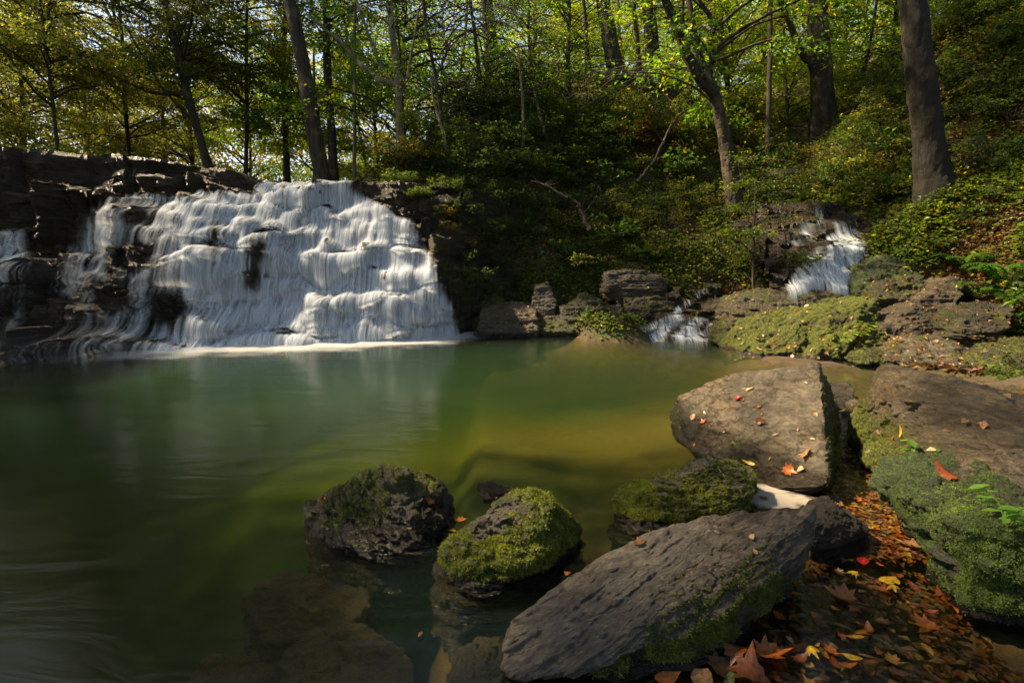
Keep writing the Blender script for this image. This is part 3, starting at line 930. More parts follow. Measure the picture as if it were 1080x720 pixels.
# the flat foreground slab
slab_top = [(541, 652, .13), (590, 618, .19), (640, 588, .25), (700, 563, .31), (770, 543, .37), (845, 532, .42), (858, 535, .42), (863, 560, .36), (842, 588, .30), (770, 622, .24), (690, 655, .19), (620, 706, .10), (560, 716, .05), (533, 704, .05)]
rock([G(*t) for t in slab_top] + [G(535, 706, -.3), G(545, 665, -.3) + [0, .05, 0], G(640, 722, -.3), G(740, 672, -.05), G(820, 622, .0), G(800, 600, -.3) + [.0, .2, 0], G(850, 600, .1)],
     'long flat dark grey slab of split rock with moss under its front edge', 'rock_slab', 150, 40, 0.02, 0.006, 41, 0.0,
     lambda px, py, W, N: -0.3 + 1.05 * sstep(0.45, 0.1, N[:, 2]) * sstep(640, 690, px) * sstep(850, 800, px), bed=(-.5, .45, .75), bedamp=0.7, wetz=0.0, tuft=9000, bigw=.35, terw=1.2, chips=6)
rock([G(600, 700, .06), G(690, 655, .14), G(770, 625, .17), G(822, 600, .18), G(835, 620, 0), G(790, 665, 0), G(740, 700, 0), G(650, 725, 0), G(640, 725, -.3), G(830, 625, -.3), G(700, 640, -.3)],
     'dark mossy ledge tucked under the front edge of the flat grey slab', 'rock_grey', 70, 14, 0.03, 0.012, 43, 0.55, None, tuft=16000)
rock([G(852, 528, .20), G(872, 523, .23), G(898, 540, .18), G(915, 556, .10), G(913, 578, 0), G(885, 590, 0), G(857, 590, .02), G(855, 560, .18), G(880, 585, -.2), G(905, 560, -.2), G(860, 540, -.2)],
     'small dark layered stone wedged at the right end of the flat grey slab', 'rock_dark', 50, 14, 0.02, 0.008, 47, 0.08, None)
# big sloping slab
rock([G(862, 383, .62), G(835, 385, .60), G(800, 392, .50), G(752, 402, .36), G(715, 420, .18), G(707, 436, .06), G(715, 462, .0), G(760, 492, 0), G(810, 514, .0), G(850, 520, .02), G(868, 514, .10), G(871, 470, .30), G(868, 420, .48),
      G(876, 505, .02), G(880, 440, .1), G(715, 462, -.4), G(810, 514, -.4), G(868, 518, -.4), G(880, 450, -.4) + [0, .4, 0], G(760, 420, -.4) + [0, .4, 0]],
     'big sloping grey slab with a sheer mossy right side and scattered leaves on top', 'rock_tan', 140, 40, 0.035, 0.012, 53, 0.05,
     lambda px, py, W, N: 0.65 * sstep(0.5, 0.85, N[:, 0]) + 0.3 * np.exp(-((px - 800) / 50) ** 2 - ((py - 465) / 22) ** 2) + 0.3 * sstep(740, 715, px), tuft=9000, tlen=(.006, .014), bed=(-.45, .1, 1), chips=6, bigw=.6, wetz=.15)
rock([G(872, 405, .12), G(895, 403, .15), G(902, 415, .1), G(895, 432, 0), G(872, 432, 0), G(885, 425, -.2), G(880, 405, -.2)],
     'small grey stone behind the sheer side of the big sloping slab', 'rock_grey', 30, 14, 0.02, 0.008, 59, 0.1, None)
rock([G(893, 423, .10), G(912, 420, .12), G(925, 430, .08), G(905, 448, 0), G(890, 440, 0), G(905, 440, -.2)],
     'small leaf topped stone at the head of the leaf filled channel', 'rock_tan', 26, 12, 0.02, 0.008, 61, 0.3, None)
# right hand leaning slab
rock([G(933, 391, .72), G(962, 397, .76), G(1000, 407, .74), G(1040, 418, .72), G(1100, 428, .72), G(903, 440, .05), G(925, 405, .5), G(903, 470, .0), G(930, 505, .0), G(958, 540, .0), G(1000, 520, .25), G(1100, 500, .5),
      G(905, 460, -.4), G(958, 545, -.4), G(1150, 470, -.4), G(1000, 420, -.3) + [.6, .5, 0], G(1100, 430, .3) + [.3, .3, 0]],
     'long leaning slab of brown grey rock with a mossy foot beside the leaf filled channel', 'rock_brown', 140, 36, 0.045, 0.014, 67, 0.12,
     lambda px, py, W, N: 0.62 * sstep(0.66, 0.15, W[:, 2]) + 0.25 * sstep(930, 905, px), bed=(0.8, .3, .8), bedamp=1.0, chips=8, tuft=16000, tlen=(.006, .014))
rock([G(1010, 488, .5), G(1040, 478, .56), G(1110, 474, .6), G(1110, 520, .52), G(1050, 520, .46), G(1015, 515, .42), G(1060, 500, .2), G(1110, 500, .2)],
     'rough tan rock sitting on top of the bright green mossy boulder', 'rock_tan', 50, 16, 0.03, 0.012, 71, 0.05, None)
rock([G(952, 500, .34), G(985, 488, .42), G(1040, 500, .46), G(1110, 500, .5), G(965, 545, .22), G(985, 600, .10), G(1012, 652, .0), G(1045, 662, .0), G(1110, 670, 0), G(1110, 600, .32), G(1110, 540, .46), G(1010, 560, .36),
      G(955, 540, -.3), G(1015, 658, -.3), G(1130, 680, -.3), G(1120, 480, -.2)],
     'large boulder thickly covered in bright green leafy moss at the right edge', 'rock_leafy', 110, 10, 0.10, 0.03, 73, 0.62, None, tuft=85000, tuftcol=((0.035, 0.065, 0.008), (0.24, 0.36, 0.05)), tlen=(.005, .012))

# submerged boulders
for (pts, lab, sdv) in [
    ([(270, 585, -.10), (340, 575, -.06), (400, 605, -.05), (380, 640, -.10), (290, 640, -.12), (250, 610, -.15)], 'brown submerged boulder seen through the water below the pointed boulder', 3),
    ([(300, 645, -.05), (370, 625, -.03), (430, 650, -.06), (440, 700, -.1), (360, 720, -.1), (290, 700, -.1)], 'large round submerged boulder near the bottom edge of the pool', 4),
    ([(478, 650, -.07), (520, 638, -.05), (545, 650, -.07), (540, 700, -.1), (480, 700, -.1)], 'submerged stone beside the left end of the flat grey slab', 5),
    ([(200, 670, -.2), (260, 655, -.16), (290, 690, -.2), (260, 720, -.2), (200, 715, -.2)], 'dim submerged boulder low in the dark water near the bottom edge', 6),
    ([(610, 590, -.10), (640, 570, -.06), (660, 578, -.08), (640, 600, -.1)], 'small submerged stone between the mossy boulders and the flat slab', 9),
    ([(840, 640, -.05), (900, 630, -.04), (930, 660, -.06), (880, 700, -.08), (840, 690, -.08)], 'flat brown stone under shallow water below the leaf channel', 10)]:
    T = [G(*t) - [0, 0, .13] for t in pts]
    B = [t * [1, 1, 0] + [0, 0, t[2] - 0.5] for t in T]
    c = np.mean(T, 0) + [0, 0, 0.03]
    if c[2] > -0.05: c[2] = -0.05
    rock(T + B + [c], lab, 'rock_under', 50, 4, 0.03, 0.008, sdv, 0.0, None, name='submerged_boulder', under=True)

# ---- rocks of the far shore
def far_rock(top, base, label, depth=0.8, **kw):
    """top/base: (px,py,Y)"""
    T = [P(*t) for t in top]; B = [P(*t) for t in base]
    pts = T + B + [t + [0, depth, -0.05] for t in T] + [b + [0, depth, -.2] for b in B] + [b + [0, 0.05, -.3] for b in B]
    kw.setdefault('mat', 'rock_far')
    return rock(pts, label, **kw)


up_moss = lambda a: (lambda px, py, W, N: a * sstep(0.1, 0.8, N[:, 2]))
far_rock([(508, 326, 11.8), (540, 318, 12.0), (563, 322, 11.9)], [(504, 350, 11.35), (568, 353, 11.3), (568, 330, 11.6)], 'dark boulder sprinkled with yellow leaves at the waterline right of the falls', seed=81, d1=.05, moss=0.2)
far_rock([(565, 300, 12.3), (578, 297, 12.4), (586, 318, 12.1)], [(560, 322, 12.0), (572, 331, 11.9), (585, 325, 12.0)], 'pale upright block of stone leaning above the leafy waterline boulder', seed=82, depth=.4, mat='rock_tan', d1=.03)
far_rock([(503, 322, 12.2), (524, 312, 12.3), (531, 318, 12.2)], [(500, 342, 11.9), (512, 340, 11.9), (528, 326, 12)], 'mossy tilted slab behind the leafy waterline boulder', seed=83, depth=.4, mossf=up_moss(.7), moss=.3)
far_rock([(592, 325, 12.0), (617, 307, 12.2), (638, 320, 12.0)], [(590, 343, 11.6), (612, 348, 11.5), (634, 334, 11.7)], 'tan angular boulder with a mossy foot in the middle of the far bank', seed=84, depth=.5, moss=.4)
far_rock([(632, 325, 12.0), (655, 322, 12.0), (658, 332, 11.9)], [(630, 344, 11.6), (656, 346, 11.5)], 'small tan stone right of the angular boulder on the far bank', seed=85, depth=.4, moss=.1)
far_rock([(560, 336, 11.8), (585, 332, 11.9), (600, 340, 11.7)], [(556, 349, 11.5), (612, 351, 11.3)], 'low green mossy stone at the waterline below the upright block', seed=86, depth=.4, moss=.6)
far_rock([(640, 287, 12.6), (680, 284, 12.7), (700, 292, 12.6)], [(638, 303, 12.4), (690, 306, 12.3), (705, 298, 12.4)], 'long flat ledge of rock jutting from the bank above the little rill', seed=87, depth=.8, moss=.15)
far_rock([(662, 318, 12.2), (690, 310, 12.3), (712, 316, 12.2)], [(660, 335, 11.9), (710, 338, 11.8)], 'mossy stone left of the little rill', seed=88, depth=.5, moss=.45)
far_rock([(706, 336, 11.9), (730, 332, 12.0), (738, 340, 11.8)], [(702, 350, 11.5), (740, 352, 11.4)], 'dark wet stone parting the foot of the little rill', seed=89, depth=.4, moss=.2, mat='rock_dark')
far_rock([(745, 320, 11.9), (770, 312, 12.0), (780, 330, 11.6)], [(742, 345, 11.5), (775, 348, 11.2)], 'dark shaded boulder between the rill and the mossy shore slabs', seed=90, depth=.5, moss=.3, mat='rock_dark')
far_rock([(778, 315, 10.6), (800, 308, 10.8), (860, 307, 10.8), (893, 314, 10.5)], [(775, 350, 10.2), (830, 352, 10.0), (893, 335, 10.1), (860, 345, 10)], 'flat topped mossy boulder directly below the right hand cascade', seed=91, depth=1.0, moss=.2, mossf=up_moss(.3), n=60, d1=.07, p=22)
far_rock([(757, 346, 10.5), (772, 338, 10.6), (788, 345, 10.4)], [(757, 362, 10.1), (788, 366, 9.8)], 'small rounded mossy stone at the pool edge left of the tilted mossy slab', seed=92, depth=.4, moss=.6, p=9)
far_rock([(775, 364, 9.3), (830, 338, 9.5), (890, 321, 9.6), (925, 320, 9.5), (934, 345, 9.1), (930, 368, 8.7)], [(772, 372, 9.1), (800, 382, 8.75), (850, 385, 8.5), (915, 384, 8.4), (933, 372, 8.5)],
         'large tilted slab with glowing moss and fallen leaves at the far right shore', seed=93, depth=.9, moss=.5, mossf=up_moss(.3), n=90, d1=.11, p=18, bed=(-.4, -.2, 1), bedamp=.9, tuft=9000, tlen=(.015, .035), mat='rock_tan')
far_rock([(930, 345, 8.9), (955, 325, 9.3), (1005, 292, 9.9), (1018, 296, 9.8), (1005, 325, 9.2)], [(928, 355, 8.8), (960, 362, 8.6), (1000, 345, 8.8)], 'steep mossy slab leaning up the bank behind the flat leafy boulder', seed=94, depth=.6, moss=.2, n=60, d1=.06)
far_rock([(937, 368, 8.2), (960, 356, 8.5), (1010, 354, 8.5), (1053, 368, 8.0)], [(935, 380, 7.9), (980, 391, 7.6), (1030, 391, 7.55), (1056, 380, 7.8)], 'low flat boulder strewn with leaves at the right end of the brown water', seed=95, depth=.8, moss=.2, n=60, d1=.05, mossf=up_moss(.2), mat='rock_tan', tuft=3000, tlen=(.012, .025))
far_rock([(908, 372, 8.2), (925, 366, 8.3), (936, 372, 8.1)], [(905, 382, 7.9), (935, 384, 7.8)], 'small round mossy stone between the tilted slab and the flat leafy boulder', seed=96, depth=.3, moss=.6, p=9)
far_rock([(1012, 333, 8.3), (1040, 318, 8.6), (1070, 322, 8.4)], [(1012, 352, 8.1), (1062, 350, 7.9)], 'brown stone half buried in the bank above the flat leafy boulder', seed=97, depth=.5, moss=.4)
far_rock([(1058, 372, 7.4), (1080, 358, 7.6), (1110, 362, 7.4)], [(1055, 398, 7.0), (1110, 410, 6.7)], 'dark green mossy boulder at the right edge above the leaning slab', seed=98, depth=.6, moss=.6)
far_rock([(905, 283, 10.8), (935, 268, 11.0), (962, 266, 11.0), (975, 280, 10.7)], [(903, 303, 10.5), (940, 306, 10.3), (972, 296, 10.4)], 'shaded boulder just right of the foot of the cascade', seed=99, depth=.7, moss=.6, mat='rock_leafy')
far_rock([(925, 300, 10.2), (950, 290, 10.4), (975, 297, 10.2)], [(922, 316, 9.9), (970, 318, 9.8)], 'squat rock on the bank between the cascade and the steep mossy slab', seed=100, depth=.5, moss=.55)
far_rock([(400, 200, 13.0), (440, 196, 13.1), (470, 204, 13.0)], [(400, 222, 12.7), (470, 232, 12.5)], 'dark block of the rim just right of the top of the waterfall', seed=102, depth=.8, moss=.25, mat='rock_dark', n=50, d1=.08)

# ---- the right cascade and the little rill
def small_fall(ctrl, xr, zb, flow, seed, label, rock_label, amp=.1, step=.01, rockn='rock_outcrop', lift=.03, matn='rock_dark', moss=.2, dome=.05, strands=480):
    c = np.array(ctrl)
    Ff = TPS(c[:, [0, 2]], c[:, 1], 5e-3)
    xr_ = np.arange(xr[0], xr[1], step * 1.6)
    zc_, fc_ = strata(xr_, zb, Ff, seed, amp, (.15, .5))
    V, fcs, _ = cliff_mesh(xr_, zc_, fc_, seed, back=.5, nf=6, nt=3, disp=.06, sub=.025)
    loc = np.array([np.mean(xr), c[:, 1].mean(), V[:, 2].min()])
    o = mk(rockn, V, fcs, M[matn], loc=loc, attrs={'moss': moss + .3 * fbm(V, 1.5, 3, .5, seed), 'wet': np.full(len(V), .5), 'bedc': V[:, 2], 'side': np.ones(len(V))})
    tag(o, rock_label, 'outcrop')
    xw_ = np.arange(xr[0] + .05, xr[1] - .05, step)
    t = empty('cascade', loc, label, 'small waterfall')
    ar = (xw_, [np.interp(xw_, xr_, z) for z in zc_], [np.interp(xw_, xr_, f) for f in fc_], seed)
    add_fall(t, 'falling_water', ar + (lambda a, b, X, Z: flow(a, b, X, Z) * .55,), .3, vsm=.9, lift=lift, dome=dome, dcell=(.1, .3), sig=.05)
    add_fall(t, 'water_strands', ar + (flow,), .9, vsm=.8, lift=lift + .02, dome=dome, dcell=(.1, .3), sig=.05, strands=strands)


def flow_casc(px, py, X, Z):
    lb = np.interp(py, [225, 235, 245, 258, 275, 290, 305, 312], [868, 878, 878, 862, 846, 834, 826, 824])
    rb = np.interp(py, [225, 235, 245, 258, 268, 290, 305], [900, 905, 908, 912, 915, 912, 906])
    d = sstep(0, 5, px - lb) * sstep(0, 5, rb - px) * .85
    d -= .5 * np.exp(-((px - 893) / 9) ** 2 - ((py - 288) / 14) ** 2) + .4 * np.exp(-((px - 868) / 8) ** 2 - ((py - 256) / 5) ** 2)
    d2 = .5 * np.exp(-((px - np.interp(py, [222, 240, 258], [868, 852, 840])) / 9) ** 2) * sstep(218, 224, py) * sstep(262, 254, py)
    return np.maximum(np.clip(d, 0, 1) * sstep(231, 236, py), d2)


small_fall([P(820, 308, 10.9), P(870, 310, 10.8), P(915, 308, 10.9), P(825, 285, 11.3), P(870, 280, 11.2), P(915, 280, 11.4), P(845, 255, 12.0), P(880, 255, 11.9), P(915, 255, 12.1), P(845, 232, 12.8), P(885, 235, 12.5), P(910, 235, 12.8), P(880, 222, 13.2), P(935, 250, 12.6), P(800, 270, 12.2)],
           (P(812, 290, 11.3)[0], P(925, 250, 12)[0]), [3.15, 2.9, 2.65, 2.42, 2.2, 1.98, 1.78, 1.55, 1.35, 1.1, .7], flow_casc, 205,
           'small sunlit cascade tumbling down rocks in the ravine on the right', 'dark rocky outcrop under the right hand cascade')


def flow_rill(px, py, X, Z):
    cx = np.interp(py, [298, 312, 322, 330, 338], [748, 735, 720, 712, 710])
    d = .9 * np.exp(-((px - cx) / np.interp(py, [298, 320, 340], [3, 4, 4])) ** 2) * sstep(340, 334, py)
    for (ax, ay, bx, by, w) in ((708, 334, 668, 353, 6), (712, 336, 692, 354, 6), (736, 336, 720, 354, 8), (752, 342, 738, 356, 7)):
        t = np.clip((py - ay) / (by - ay), 0, 1)
        d = np.maximum(d, .95 * np.exp(-((px - (ax + (bx - ax) * t)) / w) ** 2) * sstep(ay - 3, ay + 1, py))
    return d


small_fall([G(650, 354), G(700, 355), G(762, 358), P(660, 335, 11.8), P(700, 335, 11.9), P(760, 335, 11.9), P(700, 318, 12.3), P(750, 310, 12.5), P(660, 310, 12.6), P(745, 298, 12.9), P(780, 300, 12.7)],
           (P(655, 345, 11.5)[0], P(775, 345, 11.5)[0]), [1.15, .98, .82, .68, .54, .42, .3, .18, .05, -.1, -.5], flow_rill, 301,
           'narrow white rill slipping between mossy rocks into the far side of the pool', 'low rocky outcrop under the narrow white rill', amp=.1, step=.01, moss=.35, strands=240)

# ------------------------------------------------------------------ foliage building blocks
def palette(n, base, rng, var=0.25, yellow=0.0, yc=(0.30, 0.22, 0.02)):
    b = np.array(base)
    c = b[None] * (1 + rng.normal(0, var, (n, 1))) * (1 + rng.normal(0, 0.08, (n, 3)))
    if yellow > 0:
        k = rng.random(n) < yellow
        c[k] = np.array(yc)[None] * (1 + rng.normal(0, .2, (k.sum(), 1)))
    return np.clip(c, 0.004, 0.6)


def spray(acc, tw, base, tip, width, n, leaf, rng, colr, nrm=None):
    """flat fan of leaves along the twig base->tip"""
    ax = tip - base; Ln = np.linalg.norm(ax); ax = ax / Ln
    up = np.array([0, 0, 1.0]) if nrm is None else nrm
    side = np.cross(ax, up); side /= np.linalg.norm(side) + 1e-9
    nz = np.cross(side, ax)
    t = rng.uniform(0.05, 1, n)
    sgn = rng.choice([-1, 1], n)
    off = rng.random(n) ** 0.7 * width * np.sin(np.clip(t * 0.85 + 0.15, 0, 1) * math.pi) ** 0.6
    C = base + ax * (t * Ln)[:, None] + side * (sgn * off)[:, None] + nz * (rng.normal(0, .06, n) * Ln - 0.12 * off)[:, None]
    d = ax * 0.7 + side * (sgn * 0.8)[:, None] + rng.normal(0, .45, (n, 3)); d /= np.linalg.norm(d, axis=1)[:, None]
    nn = nz[None] + rng.normal(0, .45, (n, 3)); nn -= d * (nn * d).sum(1)[:, None]; nn /= np.linalg.norm(nn, axis=1)[:, None]
    L = leaf * rng.uniform(.6, 1.3, n)
    acc.add(*leaves(C, d, nn, L, L * 0.6, colr(C, n)))
    if tw is not None:
        mid = (base + tip) / 2 + nz * 0.04 * Ln
        tw.add(*tube(np.array([base, mid, tip]), [0.010, 0.006, 0.002], 3))


CRAW = {}


def crown_meshes(name, seed, Hh, Rr, nspray, nleaf, leaf, base, yellow, yc=(0.30, 0.22, 0.02), flat=0.15, droop=0.25):
    rng = np.random.default_rng(seed)
    A, T = Acc(), Acc()
    nb = nspray // 6
    for b in range(nb):
        h = (b + rng.random()) / nb
        an = rng.uniform(0, 2 * math.pi)
        rr = Rr * (0.45 + 0.6 * math.sin(math.pi * min(1, h * 0.85 + 0.12))) * rng.uniform(.6, 1.1)
        z0 = Hh * h
        e = np.array([math.cos(an), math.sin(an), 0]) * rr
        p0 = np.array([0, 0, z0 - 0.25 * rr]); p1 = np.array([e[0] * .5, e[1] * .5, z0 + .12 * rr]); p2 = np.array([e[0], e[1], z0 - droop * .4 * rr + .1])
        tt = np.linspace(0, 1, 7)[:, None]
        path = (1 - tt) ** 2 * p0 + 2 * tt * (1 - tt) * p1 + tt ** 2 * p2 + rng.normal(0, .04, (7, 3))
        T.add(*tube(path, np.linspace(.024, .005, 7) * (rr / 2), 4))
        bc = np.array(base) * rng.uniform(.75, 1.3)
        for s in range(6):
            t = rng.uniform(.3, 1.0)
            q = (1 - t) ** 2 * p0 + 2 * t * (1 - t) * p1 + t ** 2 * p2
            a2 = an + rng.choice([-1, 1]) * rng.uniform(.2, 1.1)
            ln = rng.uniform(.6, 1.25) * min(1.2, Rr / 2)
            dr = np.array([math.cos(a2), math.sin(a2), rng.normal(-droop, flat)]) * ln
            w = rng.uniform(.22, .42)
            col = lambda C, n, bc=bc: palette(n, bc, rng, .22, yellow, yc)
            spray(A, T, q, q + dr, w, nleaf, leaf, rng, col, nrm=np.array([rng.normal(0, .25), rng.normal(0, .25), 1.0]))
    V, Fc, C = A.get()
    me = mk('crown', V, Fc, M['leaf'], col=C, data_only=True)
    CRAW[me.name] = (V, Fc[0], C)
    V, Fc, C = T.get()
    mt = mk('branches', V, Fc, M['bark_dark'], data_only=True, smooth=True)
    return me, mt


CR = {
    'olive': [crown_meshes('c', 101 + i, 6, 3.4, 320, 105, .078, (0.105, 0.118, 0.026), .1, (0.30, 0.20, 0.04)) for i in range(2)],
    'green': [crown_meshes('c', 111 + i, 6, 3.2, 230, 62, .105, (0.075, 0.14, 0.018), .08) for i in range(2)],
    'bright': [crown_meshes('c', 121 + i, 6, 3.2, 220, 60, .11, (0.2, 0.26, 0.025), .15) for i in range(2)],
    'dark': [crown_meshes('c', 131 + i, 5, 2.8, 200, 80, .075, (0.045, 0.08, 0.016), .03) for i in range(2)],
    'small': [crown_meshes('c', 141 + i, 3.2, 1.5, 96, 60, .085, (0.08, 0.125, 0.018), .08) for i in range(2)],
}


# unseen trees added to shade the pool, crowns cut open along chosen sun rays
lit_spots = []


def lit(px, py, rx, ry, s=1.0, z=0.0):
    a = G(px - rx, py, z); b = G(px + rx, py, z); c = G(px, py - ry, z); d = G(px, py + ry, z)
    m_ = G(px, py, z)
    lit_spots.append((m_[0], m_[1], abs(b[0] - a[0]) / 2, abs(c[1] - d[1]) / 2, z, s))


for a in [(600, 425, 150, 26, .95, -.3), (390, 430, 170, 45, .95, -.8), (480, 395, 160, 14, .6, -.5), (800, 420, 90, 48, .93, .3), (860, 350, 80, 30, .95, .4), (740, 580, 110, 40, .62, .3),
          (540, 560, 60, 40, .7, .2), (720, 515, 70, 28, .7, .2), (400, 530, 50, 35, .45, .2), (920, 500, 60, 90, .85, 0), (1000, 450, 90, 50, .4, .5), (1030, 560, 60, 70, .8, .4), (1000, 372, 60, 20, .85, .2), (560, 340, 50, 16, .8, .2), (710, 345, 50, 12, .7, 0), (830, 520, 30, 18, .9, 0)]:
    lit(*a)
lit_world = [(P(600, 230, 14), .9, .8), (P(660, 210, 14.5), 1.3, .85), (P(720, 190, 15), 1.3, .85), (P(760, 240, 13), 1.2, .85), (P(640, 290, 13), .9, .85), (P(520, 180, 15.5), .8, .7), (P(350, 270, 11.5), 1.9, .85), (P(270, 320, 10.8), 1.3, .75), (P(430, 300, 11.4), 1.0, .9), (P(570, 325, 11.8), .9, .85), (P(1000, 370, 8.0), .8, .85), (P(700, 60, 19), 3.0, .7), (P(880, 60, 19), 2.5, .7), (P(560, 120, 18), 1.2, .6), (P(840, 345, 9.4), 1.0, .9), (P(440, 320, 11.2), .8, .7), (P(870, 265, 11.8), .9, .95), (P(900, 140, 16), 1.1, .8), (P(560, 320, 12), .6, .6), (P(360, 300, 11.2), 1.0, .4), (P(750, 220, 14), 1.0, .5), (P(620, 240, 14), .7, .6), (P(1050, 200, 10), .8, .5), (P(820, 230, 13), .9, .6)]


def gap_keep(C, rng, soft=1.0):  # drops leaves on the sun's path to the spots chosen to be lit
    keep = np.ones(len(C), bool)
    for (x, y, rx, ry, z, s) in lit_spots:
        t = (C[:, 2] - z) / sd[2]
        X = C[:, 0] - sd[0] * t; Y = C[:, 1] - sd[1] * t
        d = ((X - x) / (rx * soft)) ** 2 + ((Y - y) / (ry * soft)) ** 2
        keep &= ~((d < 1) & (rng.random(len(C)) < s))
    for p, r, s in lit_world:
        v = C - p
        t = v @ sd
        q = v - t[:, None] * sd
        keep &= ~(((q ** 2).sum(1) < r * r) & (t > 0) & (rng.random(len(C)) < s))
    return keep


def trunk_path(b, t, ext, rng, n=14, wob=.05):
    b = np.array(b, float); t = np.array(t, float)
    d = t - b
    s = np.linspace(-0.04, ext, n)[:, None]
    pth = b + d * s
    # upper part straightens up
    k = np.clip(s - 1, 0, None)
    pth = pth + k * np.array([-d[0] * .5, 0, 0])
    L = np.linalg.norm(d)
    pth = pth + wob * L * .25 * np.stack([np.sin(s[:, 0] * 5 + rng.uniform(0, 6)), np.sin(s[:, 0] * 4 + rng.uniform(0, 6)), 0 * s[:, 0]], 1) * np.clip(s, 0, 1)
    return pth


def px_size(w, p):
    return w / F_PX * (p[1] * CP - (p[2] - CAMH) * SP)


def tree(name, bpx, bpy_, Y, tpx, tpy, w, label, crowns, group=None, bark='bark', ext=1.8, Yt=None, forks=(), vine=False, sides=12, cat='tree', ground=True):
    rng = np.random.default_rng(abs(hash((bpx, bpy_, tpx))) % 99991)
    b = P(bpx, bpy_, Y)
    if ground:
        b[2] = hgt(b[0], b[1]) - 0.05
    t = P(tpx, tpy, Yt or Y)
    path = trunk_path(b, t, ext, rng)
    r0 = px_size(w, b) / 2
    n = len(path)
    rad = r0 * np.linspace(1.12, .45, n); rad[0] *= 1.5; rad[1] *= 1.12
    root = empty(name, b, label, cat, group)
    # finer resample and roughness
    big_ = w > 12
    s = np.linspace(0, n - 1, 260 if big_ else 60); P2 = np.stack([np.interp(s, np.arange(n), path[:, k]) for k in range(3)], 1)
    P2[1:-1] = (P2[:-2] + P2[1:-1] * 2 + P2[2:]) / 4
    r2 = np.interp(s, np.arange(n), rad)
    if big_: sides = 40
    A = Acc()
    V, Fc = tube(P2, r2, sides)
    cen = np.repeat(P2, sides, 0)
    V = cen + (V - cen) * (1 + 0.22 * fbm(V * [1, 1, .35], 1.6 / max(r0, .03) * .25, 4, .6, 3))[:, None]
    if big_:
        N_ = (V - cen) / (np.linalg.norm(V - cen, axis=1)[:, None] + 1e-9)
        V = V + N_ * (.022 * (1 - 2 * np.abs(fbm(V * [1, 1, .16], 9, 4, .6, 5))) + .01 * fbm(V, 25, 2, .6, 6))[:, None]
    A.add(V, Fc)
    trunk = mk('trunk', A.get()[0] - b, A.get()[1], M[bark], parent=root, smooth=True)
    for (s0, tx, ty, Yf, wf) in forks:
        p0 = np.array([np.interp(s0, np.linspace(-.04, ext, n), path[:, k]) for k in range(3)])
        p3 = P(tx, ty, Yf)
        d = p3 - p0
        tt = np.linspace(0, 1.5, 14)[:, None]
        bend = np.array([0, 0, 1.0]) * np.linalg.norm(d) * .12
        pp = p0 + d * tt - bend * np.sin(np.clip(tt, 0, 1) * math.pi) + rng.normal(0, .015, (14, 3)) * np.linalg.norm(d)*.3
        V, Fc = tube(pp, px_size(wf, p0) / 2 * np.linspace(1.1, .4, 14), 7)
        mk('limb', V - b, Fc, M[bark], parent=root, smooth=True)
    for (kind, var, h, sc, rz) in crowns:
        me, mt = CR[kind][var]
        k = np.linspace(-.04, ext, n)
        pc = np.array([np.interp(h, k, path[:, q]) for q in range(3)])
        Vr, Fr, Cr = CRAW[me.name]
        cz, sz_ = math.cos(rz), math.sin(rz)
        Lc = Vr[::4] * sc
        Lw = np.stack([Lc[:, 0] * cz - Lc[:, 1] * sz_, Lc[:, 0] * sz_ + Lc[:, 1] * cz, Lc[:, 2]], 1) + pc
        kp = gap_keep(Lw, rng)
        if kp.mean() < .97:          # leaves on the sun's path to the lit spots are cut out
            k4 = np.repeat(kp, 4)
            me = mk('crown', Vr, Fr[k4[Fr[:, 0]]], M['leaf'], col=Cr, data_only=True)
        for nm, data in (('crown', me), ('branches', mt)):
            o = link(nm, data, parent=root)
            o.location = [float(v) for v in (pc - b)]
            o.rotation_euler = (0, 0, rz)
            o.scale = (sc, sc, sc)
    return root


BACK = 'forest trees standing behind the waterfall and the bank'
tree('tree', 345, 182, 15.0, 305, 0, 15, 'leaning brown trunk rising right behind the top of the waterfall', [('green', 0, 1.2, 1.0, 1)], None, 'bark', 1.9)
tree('tree', 352, 175, 17.5, 343, 0, 9, 'straight grey trunk close behind the leaning brown trunk', [('bright', 0, .9, 1.0, 2)], None, 'bark', 1.8)
tree('tree', 370, 178, 16.5, 376, 0, 4, 'thin pale pole of a tree right of the leaning brown trunk', [('small', 0, .8, 1.3, 0)], None, 'bark_pale', 1.6)
tree('tree', 424, 182, 14.5, 412, 0, 8, 'many stemmed tree with an arching limb above the right end of the falls', [('green', 1, .9, .8, 0)], None, 'bark_pale', 1.6,
     forks=((.45, 360, 45, 14.2, 6), (.42, 372, -10, 14.6, 4), (.35, 440, 20, 14.8, 3.5)))
tree('tree', 222, 160, 16.5, 172, 0, 8, 'slim left leaning trunk with long side limbs behind the left rock rim', [('olive', 0, .55, 1.0, 0), ('olive', 1, 1.2, 1, 2)], None, 'bark', 1.7,
     forks=((.5, 118, 78, 15.5, 4), (.35, 140, 40, 16, 3)))
tree('tree', 60, 150, 15.0, 40, -20, 3.5, 'slender yellowing tree over the far left rock rim', [('olive', 1, .45, 1.0, 1.0)], None, 'bark_dark', 1.5, forks=((.3, 10, 60, 14, 3),))
tree('tree', 135, 150, 19.0, 120, -20, 4, 'yellow brown tree between the far left tree and the slim leaning trunk', [('olive', 0, .35, 1.2, 4.0), ('olive', 1, 1.0, 1.2, 1.0)], None, 'bark', 1.6)
tree('tree', 255, 160, 18.5, 262, 0, 4, 'green leaved tree just right of the slim left leaning trunk', [('green', 0, .4, 1.0, 4.0)], None, 'bark_dark', 1.6)
